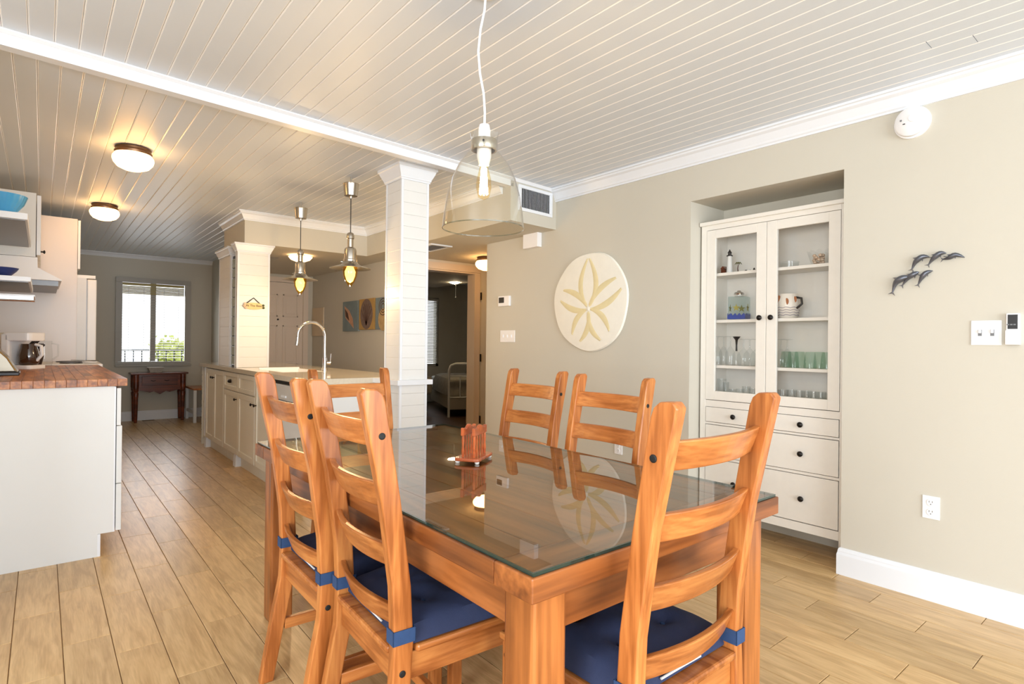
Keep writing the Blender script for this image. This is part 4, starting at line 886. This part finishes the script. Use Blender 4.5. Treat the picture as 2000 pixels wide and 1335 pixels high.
def outlet(label, pa, pb):
    o, y0, y1, z0, z1 = plate('wall_outlet', label, 'outlet', pa, pb)
    ym_ = (y0 + y1) / 2
    for q in (.29, .71):
        zc = z0 + (z1 - z0) * q; so = obj('socket', MB().lathe([(.017, XW - .006), (.017, XW - .0085), (.016, XW - .009)], (0, ym_, zc), 18, 0), PLASTIC, o)
        for dy in (-.006, .006): obj('slot', box(XW - .0094, ym_ + dy - .001, zc + .001, XW - .0088, ym_ + dy + .001, zc + .009), BLACK, so)
        obj('ground_hole', box(XW - .0094, ym_ - .002, zc - .009, XW - .0088, ym_ + .002, zc - .005), BLACK, so)
outlet('white duplex outlet low on the wall right of the cabinet', (1802, 965), (1836, 1016)); outlet('white outlet behind the right-hand chairs', (1201, 862), (1216, 888))
th, y0, y1, z0, z1 = plate('thermostat', 'small white thermostat with dark screen above the switches', 'thermostat', (977, 579), (998, 597), .025)
obj('screen', box(XW - .0262, y0 + (y1 - y0) * .45, z0 + .03, XW - .0248, y1 - .012, z1 - .012), DARKP, th)
plate('chime_box', 'white door chime box below the soffit', 'chime box', (1030, 460), (1058, 482), .05)
p = wl(1783, 240)
sd = thing('smoke_detector', 'round white smoke detector near the crown moulding', 'smoke detector', (XW, p[0], p[1]))
obj('base_ring', MB().lathe([(.077, 0), (.077, -.012), (.07, -.014)], n=36, axis=0), PLASTIC, sd, w=False, smooth=True); obj('cover', MB().lathe([(.066, -.013), (.07, -.02), (.069, -.034), (.06, -.042), (.001, -.044)], n=36, axis=0), PLASTIC, sd, w=False, smooth=True)
obj('test_button', MB().lathe([(.02, -.043), (.018, -.048), (.001, -.049)], (0, -.012, .012), 18, 0), PLASTIC, sd, w=False, smooth=True); obj('horn_slot', box(-.0456, .02, -.012, -.0438, .03, -.008), BLACK, sd, w=False); obj('indicator', box(-.0452, .034, .006, -.043, .042, .014), GREYSH, sd, w=False)
# sand dollar
c0 = wl(1154, 590); yc, zc = c0[0], c0[1]
sdl = thing('sand_dollar', 'big round cream sand dollar with tan petals on the wall', 'wall decoration', (XW, yc, zc))
SDM = paint('sand_dollar_cream', (240, 236, 224), .75, var=.05, scale=14, bump=.4, bscale=90); PET = paint('sand_dollar_tan', (226, 212, 168), .75, var=.08, scale=20)
N = 64
def sdr(a): return .385 * (1 + .012 * math.sin(3 * a + 1) + .008 * math.sin(7 * a) - .02 * max(0, math.cos(a + 1.6)) ** 8)
rings = [[(x, k * sdr(2 * math.pi * i / N) * math.cos(2 * math.pi * i / N), k * sdr(2 * math.pi * i / N) * math.sin(2 * math.pi * i / N)) for i in range(N)] for k, x in ((.97, -.001), (1, -.012), (.98, -.026), (.8, -.034), (.5, -.04), (.2, -.044), (.01, -.045))]
obj('disc', MB().loft(rings), SDM, sdl, w=False, smooth=True)
def dome_x(r):
    k = r / .385; pts_ = [(.01, -.045), (.2, -.044), (.5, -.04), (.8, -.034), (.98, -.026)]
    for (a, b), (c, d2) in zip(pts_, pts_[1:]):
        if k <= c: return b + (d2 - b) * (k - a) / (c - a)
    return -.026
cy_, cz_ = -.015, -.055
for ang, ln, wd in ((92, .39, .08), (158, .32, .062), (32, .34, .066), (-52, .26, .075), (-122, .26, .07)):
    pm = MB(); ns = 28; a = rad(ang); ax = Vector((-math.cos(a), math.sin(a))); nx = Vector((-ax.y, ax.x))
    outl = []
    for side in (1, -1):
        sq = range(ns + 1) if side == 1 else range(ns, -1, -1)
        for i in sq:
            t = .06 + .94 * i / ns; wdt = wd * (math.sin(math.pi * .96 * t ** .9) if ang == 92 else math.sin(math.pi * .74 * t ** .8))
            outl.append((t, side * wdt))
    for off, in ((0,),):
        ringsA = []
        for t, q in outl:
            sg_ = 1 if q >= 0 else -1; wbar = max(.004, .017) * (0.55 + .9 * math.sin(math.pi * min(1, t)))
            ring = []
            for dq, dx in ((-wbar, .001), (0, -.0035), (wbar, .001)):
                qq = q + sg_ * dq; pt_ = ax * (t * ln) + nx * qq; yy, zz = cy_ + pt_.x, cz_ + pt_.y
                ring.append((dome_x(math.hypot(yy, zz)) + dx - .001, yy, zz))
            ringsA.append(ring)
        half = len(ringsA) // 2
        pm.loft(ringsA[:half], closed=False); pm.loft(ringsA[half:], closed=False)
    obj('petal_outline', pm, PET, sdl, w=False, smooth=True, label='tan petal outline')
obj('centre_boss', MB().lathe([(.018, -.044), (.012, -.049), (.001, -.05)], (0, cy_, cz_), 14, 0), SDM, sdl, w=False, smooth=True)
# dolphins
DG = paint('dolphin_pewter', (104, 108, 118), .35, .75, var=.25, scale=30)
p0 = wl(1815, 540)
dp = thing('dolphin_sculpture', 'pewter wall sculpture of six leaping dolphins', 'wall sculpture', (XW, p0[0], p0[1]))
wires = MB()
DOL = [((1745, 572), (1752, 552), (1766, 543), (1782, 541)), ((1764, 558), (1776, 543), (1788, 535), (1797, 531)), ((1783, 527), (1790, 512), (1803, 502), (1817, 502)), ((1815, 518), (1825, 505), (1838, 495), (1850, 495)), ((1843, 507), (1855, 504), (1868, 498), (1886, 503)), ((1795, 557), (1802, 543), (1811, 533), (1824, 529))]
for ps in DOL:
    P_ = [Vector((XW - .016, *wl(*q))) for q in ps]
    path = []
    for i in range(13):     # smooth body line
        t = i / 12 * 3; k = min(2, int(t)); f_ = t - k
        a = P_[max(k - 1, 0)]; b = P_[k]; c = P_[k + 1]; d2 = P_[min(k + 2, 3)]
        path.append(.5 * ((2 * b) + (c - a) * f_ + (2 * a - 5 * b + 4 * c - d2) * f_ ** 2 + (3 * b - a - 3 * c + d2) * f_ ** 3))
    L_ = sum((path[i + 1] - path[i]).length for i in range(12)); s_ = L_ / .1
    rd = [.0022, .0028, .0042, .006, .0078, .0092, .0098, .0098, .0092, .0078, .0058, .003, .0012]
    bo = obj('dolphin', MB().tube(path, [r * s_ * 1.3 for r in rd], 10), DG, dp, smooth=True)
    tdir = (path[1] - path[0]).normalized(); nn = Vector((0, -tdir.z, tdir.y)); nn = nn if nn.z > 0 else -nn
    mid = path[6]; td = (path[7] - path[5]).normalized(); nb = Vector((0, -td.z, td.y)); nb = nb if nb.z > 0 else -nb
    def fin(a, b, c, th=.0022):
        m = MB(); m.loft([[tuple(q + Vector((-th, 0, 0))) for q in (a, b, c)], [tuple(q + Vector((th, 0, 0))) for q in (a, b, c)]]); return m
    obj('dorsal_fin', fin(mid + td * .008 * s_ + nb * .008 * s_, mid - td * .01 * s_ + nb * .006 * s_, mid - td * .014 * s_ + nb * .02 * s_), DG, bo)
    obj('flipper', fin(mid + td * .02 * s_ - nb * .006 * s_, mid + td * .008 * s_ - nb * .007 * s_, mid + td * .004 * s_ - nb * .02 * s_), DG, bo)
    obj('tail_fluke', MB().loft([[tuple(q + Vector((-.002, 0, 0))) for q in (path[0] + tdir * .006 * s_, path[0] - tdir * .008 * s_ + nn * .014 * s_, path[0] - tdir * .003 * s_, path[0] - tdir * .01 * s_ - nn * .012 * s_)], [tuple(q + Vector((.002, 0, 0))) for q in (path[0] + tdir * .006 * s_, path[0] - tdir * .008 * s_ + nn * .014 * s_, path[0] - tdir * .003 * s_, path[0] - tdir * .01 * s_ - nn * .012 * s_)]]), DG, bo)
    obj('wall_pin', MB().tube([(XW - .001, mid.y, mid.z), (XW - .014, mid.y, mid.z)], .0015, 6), DG, bo)
for a, b in (((1780, 541), (1784, 540)), ((1790, 536), (1801, 537)), ((1786, 528), (1784, 532)), ((1815, 503), (1823, 503)), ((1845, 501), (1852, 502))): obj('link_rod', MB().tube([(XW - .016, *wl(*a)), (XW - .016, *wl(*b))], .0014, 6), DG, dp)
# air vents
vy = lambda x: beam_y(x)
av = thing('air_vent', 'white louvred air vent on the soffit face', 'vent', (3.03, vy(3.03), 2.33), math.atan(.0845))
obj('frame', MB().box(-.195, -.012, .075, .195, 0, .1).box(-.195, -.012, -.1, .195, 0, -.075).box(-.195, -.012, -.075, -.165, 0, .075).box(.165, -.012, -.075, .195, 0, .075), TRIM, av, w=False, bevel=.002)
obj('dark_back', box(-.165, -.003, -.075, .165, -.0005, .075), DARKP, av, w=False)
for k in range(20): obj('louvre', MB().prism([(-.158 + k * .0166 - .004, -.011), (-.158 + k * .0166 - .001, -.011), (-.158 + k * .0166 + .006, -.003), (-.158 + k * .0166 + .003, -.003)], 2, -.075, .075), TRIM, av, w=False)
hv = thing('hall_vent', 'flat grey ceiling vent on the hall soffit', 'vent', (2.97, 4.9, ZH))
obj('frame', MB().box(-.12, -.2, -.012, .12, -.17, 0).box(-.12, .17, -.012, .12, .2, 0).box(-.12, -.17, -.012, -.09, .17, 0).box(.09, -.17, -.012, .12, .17, 0), TRIM, hv, w=False)
for k in range(9): obj('louvre', box(-.09, -.16 + k * .037, -.009, .09, -.14 + k * .037, -.002), GREYSH, hv, w=False)

# shell paintings and meter box on the hall wall
PXW = 3.07
def canvas(label, pa, pb, bgc, shc, kind):
    A, B = at(*pa, 0, PXW), at(*pb, 0, PXW); y0, y1 = sorted((A.y, B.y)); z0, z1 = sorted((A.z, B.z)); ym_, zm = (y0 + y1) / 2, (z0 + z1) / 2; w_, h_ = y1 - y0, z1 - z0
    o = thing('shell_painting', label, 'painting', (PXW, ym_, zm), group='shell paintings on the hall wall')
    obj('canvas', box(PXW - .03, y0, z0, PXW - .0004, y1, z1), paint('canvas_' + kind, bgc, .7, var=.25, scale=9), o, bevel=.002)
    pm1 = paint('shell_paint_' + kind, shc, .7, var=.4, scale=26); dk = paint('shell_ink_' + kind, (84, 58, 46), .7, var=.2)
    X_ = PXW - .0312
    if kind == 'conch':
        obj('painted_shell', MB().prism([(ym_ + .38 * w_, zm + .36 * h_), (ym_ + .3 * w_, zm - .05 * h_), (ym_ - .05 * w_, zm - .28 * h_), (ym_ - .25 * w_, zm - .42 * h_), (ym_ - .18 * w_, zm - .1 * h_), (ym_ + .05 * w_, zm + .18 * h_)], 0, X_, PXW - .03), pm1, o)
        obj('painted_opening', MB().prism([(ym_ + .34 * w_, zm + .26 * h_), (ym_ + .28 * w_, zm - .0 * h_), (ym_ + .05 * w_, zm - .16 * h_), (ym_ + .14 * w_, zm + .1 * h_)], 0, X_ - .001, X_), dk, o)
    elif kind == 'scallop':
        obj('painted_shell', MB().lathe([(.001, X_), (.44 * w_, X_), (.44 * w_, PXW - .03)], (0, ym_, zm), 26, 0, sx=.92, sy=1.0), pm1, o)
        for k in range(-3, 4): obj('painted_rib', MB().prism([(ym_ - .02 * w_, zm - .36 * h_), (ym_ + .02 * w_, zm - .36 * h_), (ym_ + (.11 * k + .015) * w_, zm + (.34 - .02 * k * k) * h_), (ym_ + (.11 * k - .015) * w_, zm + (.34 - .02 * k * k) * h_)], 0, X_ - .001, X_), dk, o)
    else:
        obj('painted_shell', MB().lathe([(.001, X_), (.3 * w_, X_), (.3 * w_, PXW - .03)], (0, ym_, zm - .2 * h_), 22, 0, sx=1, sy=1.1), pm1, o)
        for k, r in enumerate((.26, .18, .1)): obj('painted_whorl', MB().tube([(X_, ym_ + r * w_ * math.cos(i * .35), zm + .2 * h_ + r * h_ * math.sin(i * .35)) for i in range(19)], .006, 5, .3), dk, o)
    return o
canvas('blue shell painting with a long pink conch, leftmost of three', (674, 590), (703, 646), (124, 138, 142), (196, 150, 122), 'conch')
canvas('ochre shell painting with a ribbed scallop, middle of three', (706, 585), (735, 643), (182, 146, 84), (120, 100, 90), 'scallop')
canvas('blue shell painting half hidden behind the column', (738, 582), (768, 642), (124, 138, 142), (190, 160, 110), 'whelk')
A, B = at(612, 602, 0, PXW), at(633, 656, 0, PXW)
mb_ = thing('breaker_panel', 'flush beige breaker panel left of the shell paintings', 'panel box', (PXW, (A.y + B.y) / 2, (A.z + B.z) / 2))
obj('cover', box(PXW - .014, B.y, B.z, PXW - .0004, A.y, A.z), paint('breaker_beige', (214, 196, 168), .45), mb_, bevel=.003); obj('latch', box(PXW - .02, B.y + .02, (A.z + B.z) / 2 - .02, PXW - .014, B.y + .035, (A.z + B.z) / 2 + .02), STEEL, mb_)

# ================================================================== bedroom seen through the doorway
IRON = paint('white_iron', (226, 222, 214), .4)
bd = thing('iron_bed', 'white iron bed with patterned cover in the bedroom', 'bed', (5.9, 8.3, 0))
bx, by0, by1 = 5.05, 7.74, 9.4
def post(x, y, h): obj('bed_post', MB().lathe([(.022, 0), (.026, .03), (.017, .06), (.017, h)], (x, y, 0), 10), IRON, bd, smooth=True)
hb = .86
fpts = [(bx, by0, .0), (bx, by0, hb - .1), (bx + .02, by0 - .02, hb - .03), (bx + .08, by0 - .05, hb), (bx + 1.3, by0 - .5, hb), (bx + 1.36, by0 - .54, hb - .1), (bx + 1.36, by0 - .54, 0)]
obj('foot_frame', MB().tube(fpts, .02, 8), IRON, bd, smooth=True)
for k in range(7):
    q = (k + 1) / 8; x, y = bx + 1.36 * q, by0 - .54 * q; obj('foot_bar', MB().tube([(x, y, .32), (x, y, .66)], .009, 6), IRON, bd)
for zz in (.32, .66): obj('foot_rail', MB().tube([(bx, by0, zz), (bx + 1.36, by0 - .54, zz)], .011, 6), IRON, bd)
COVER = paint('quilt_pattern', (150, 140, 122), .85, var=.4, scale=18, bump=.3, bscale=40)
ux, uy = Vector((1.36, -.54)).normalized(), Vector((.54, 1.36)).normalized()
def bpnt(a, b, z): return (bx + ux.x * a + uy.x * b, by0 + ux.y * a + uy.y * b, z)
obj('mattress', MB().loft([[bpnt(.05, .06, z), bpnt(1.4, .06, z), bpnt(1.4, 1.95, z), bpnt(.05, 1.95, z)] for z in (.25, .56)]), WHITEC, bd, bevel=.03)
obj('quilt', MB().loft([[bpnt(.02 - e, .04 - e, z), bpnt(1.43 + e, .04 - e, z), bpnt(1.43 + e, 1.5, z), bpnt(.02 - e, 1.5, z)] for e, z in ((.03, .34), (.01, .52), (-.03, .6), (-.12, .63))]), COVER, bd, smooth=True)
obj('bed_skirt', MB().loft([[bpnt(.03, .045, z), bpnt(1.42, .045, z), bpnt(1.42, 1.9, z), bpnt(.03, 1.9, z)] for z in (.12, .36)]), paint('skirt_cream', (196, 186, 164), .85), bd)
bd2 = thing('second_bed', 'second bed with dark quilt near the bedroom window', 'bed', (5.0, 9.2, 0))
obj('mattress', box(4.5, 8.55, .3, 5.25, 9.95, .6), COVER, bd2, bevel=.04); obj('blanket_edge', box(4.49, 8.54, .12, 5.0, 8.6, .45), WHITEC, bd2, bevel=.01); obj('headboard_rail', MB().tube([(4.48, 9.97, .8), (5.28, 9.97, .8)], .015, 8).tube([(4.48, 9.97, 0), (4.48, 9.97, .8)], .015, 8), IRON, bd2); obj('bed_frame', box(4.55, 8.65, 0, 5.2, 9.9, .3), DARKP, bd2)
fn = thing('ceiling_fan', 'white ceiling fan with lit globe in the bedroom', 'ceiling fan', (4.98, 7.5, 2.42))
obj('motor', MB().lathe([(.03, 0), (.03, -.06), (.09, -.07), (.1, -.13), (.06, -.17)], n=20), paint('fan_brass', (196, 158, 92), .3, .9), fn, w=False, smooth=True)
for k in range(5):
    a = k * 1.2566 + .3; m = MB().box(.1, -.055, -.115, .55, .055, -.108); m.v = [(v[0] * math.cos(a) - v[1] * math.sin(a), v[0] * math.sin(a) + v[1] * math.cos(a), v[2]) for v in m.v]; obj('blade', m, CABW, fn, w=False, bevel=.002)
obj('globe', MB().lathe([(.05, -.17), (.095, -.2), (.1, -.24), (.07, -.29), (.001, -.31)], n=20), glow('lit_globe', (255, 226, 180), 130), fn, w=False, smooth=True)
obj('pull_chain', MB().tube([(.02, 0, -.29), (.02, 0, -.5)], .003, 5).lathe([(.004, -.53), (.012, -.515), (.004, -.5)], (.02, 0, 0), 8), STEEL, fn, w=False)
w2 = struct('window_2', MB().box(5.4, 9.98, .72, 5.46, 10.03, 2.1).box(6.19, 9.98, .72, 6.25, 10.03, 2.1).box(5.4, 9.98, 2.04, 6.25, 10.03, 2.1).box(5.4, 9.98, .72, 6.25, 10.03, .77), win.data.materials[0], 'bedroom window with slatted blind', cat='window')
obj('window_pane', box(5.46, 10.05, .77, 6.19, 10.056, 2.04), PANE, w2)
b2 = thing('bedroom_blind', 'half-closed slatted blind on the bedroom window', 'blind', (5.8, 9.97, .8))
for k in range(40): obj('slat', MB().prism([(9.955, .79 + k * .031), (9.975, .79 + k * .031 + .022), (9.976, .79 + k * .031 + .02), (9.957, .79 + k * .031 - .002)], 0, 5.55, 6.2), SL, b2)
obj('headrail', box(5.5, 9.95, 2.03, 6.22, 9.978, 2.07), SL, b2)
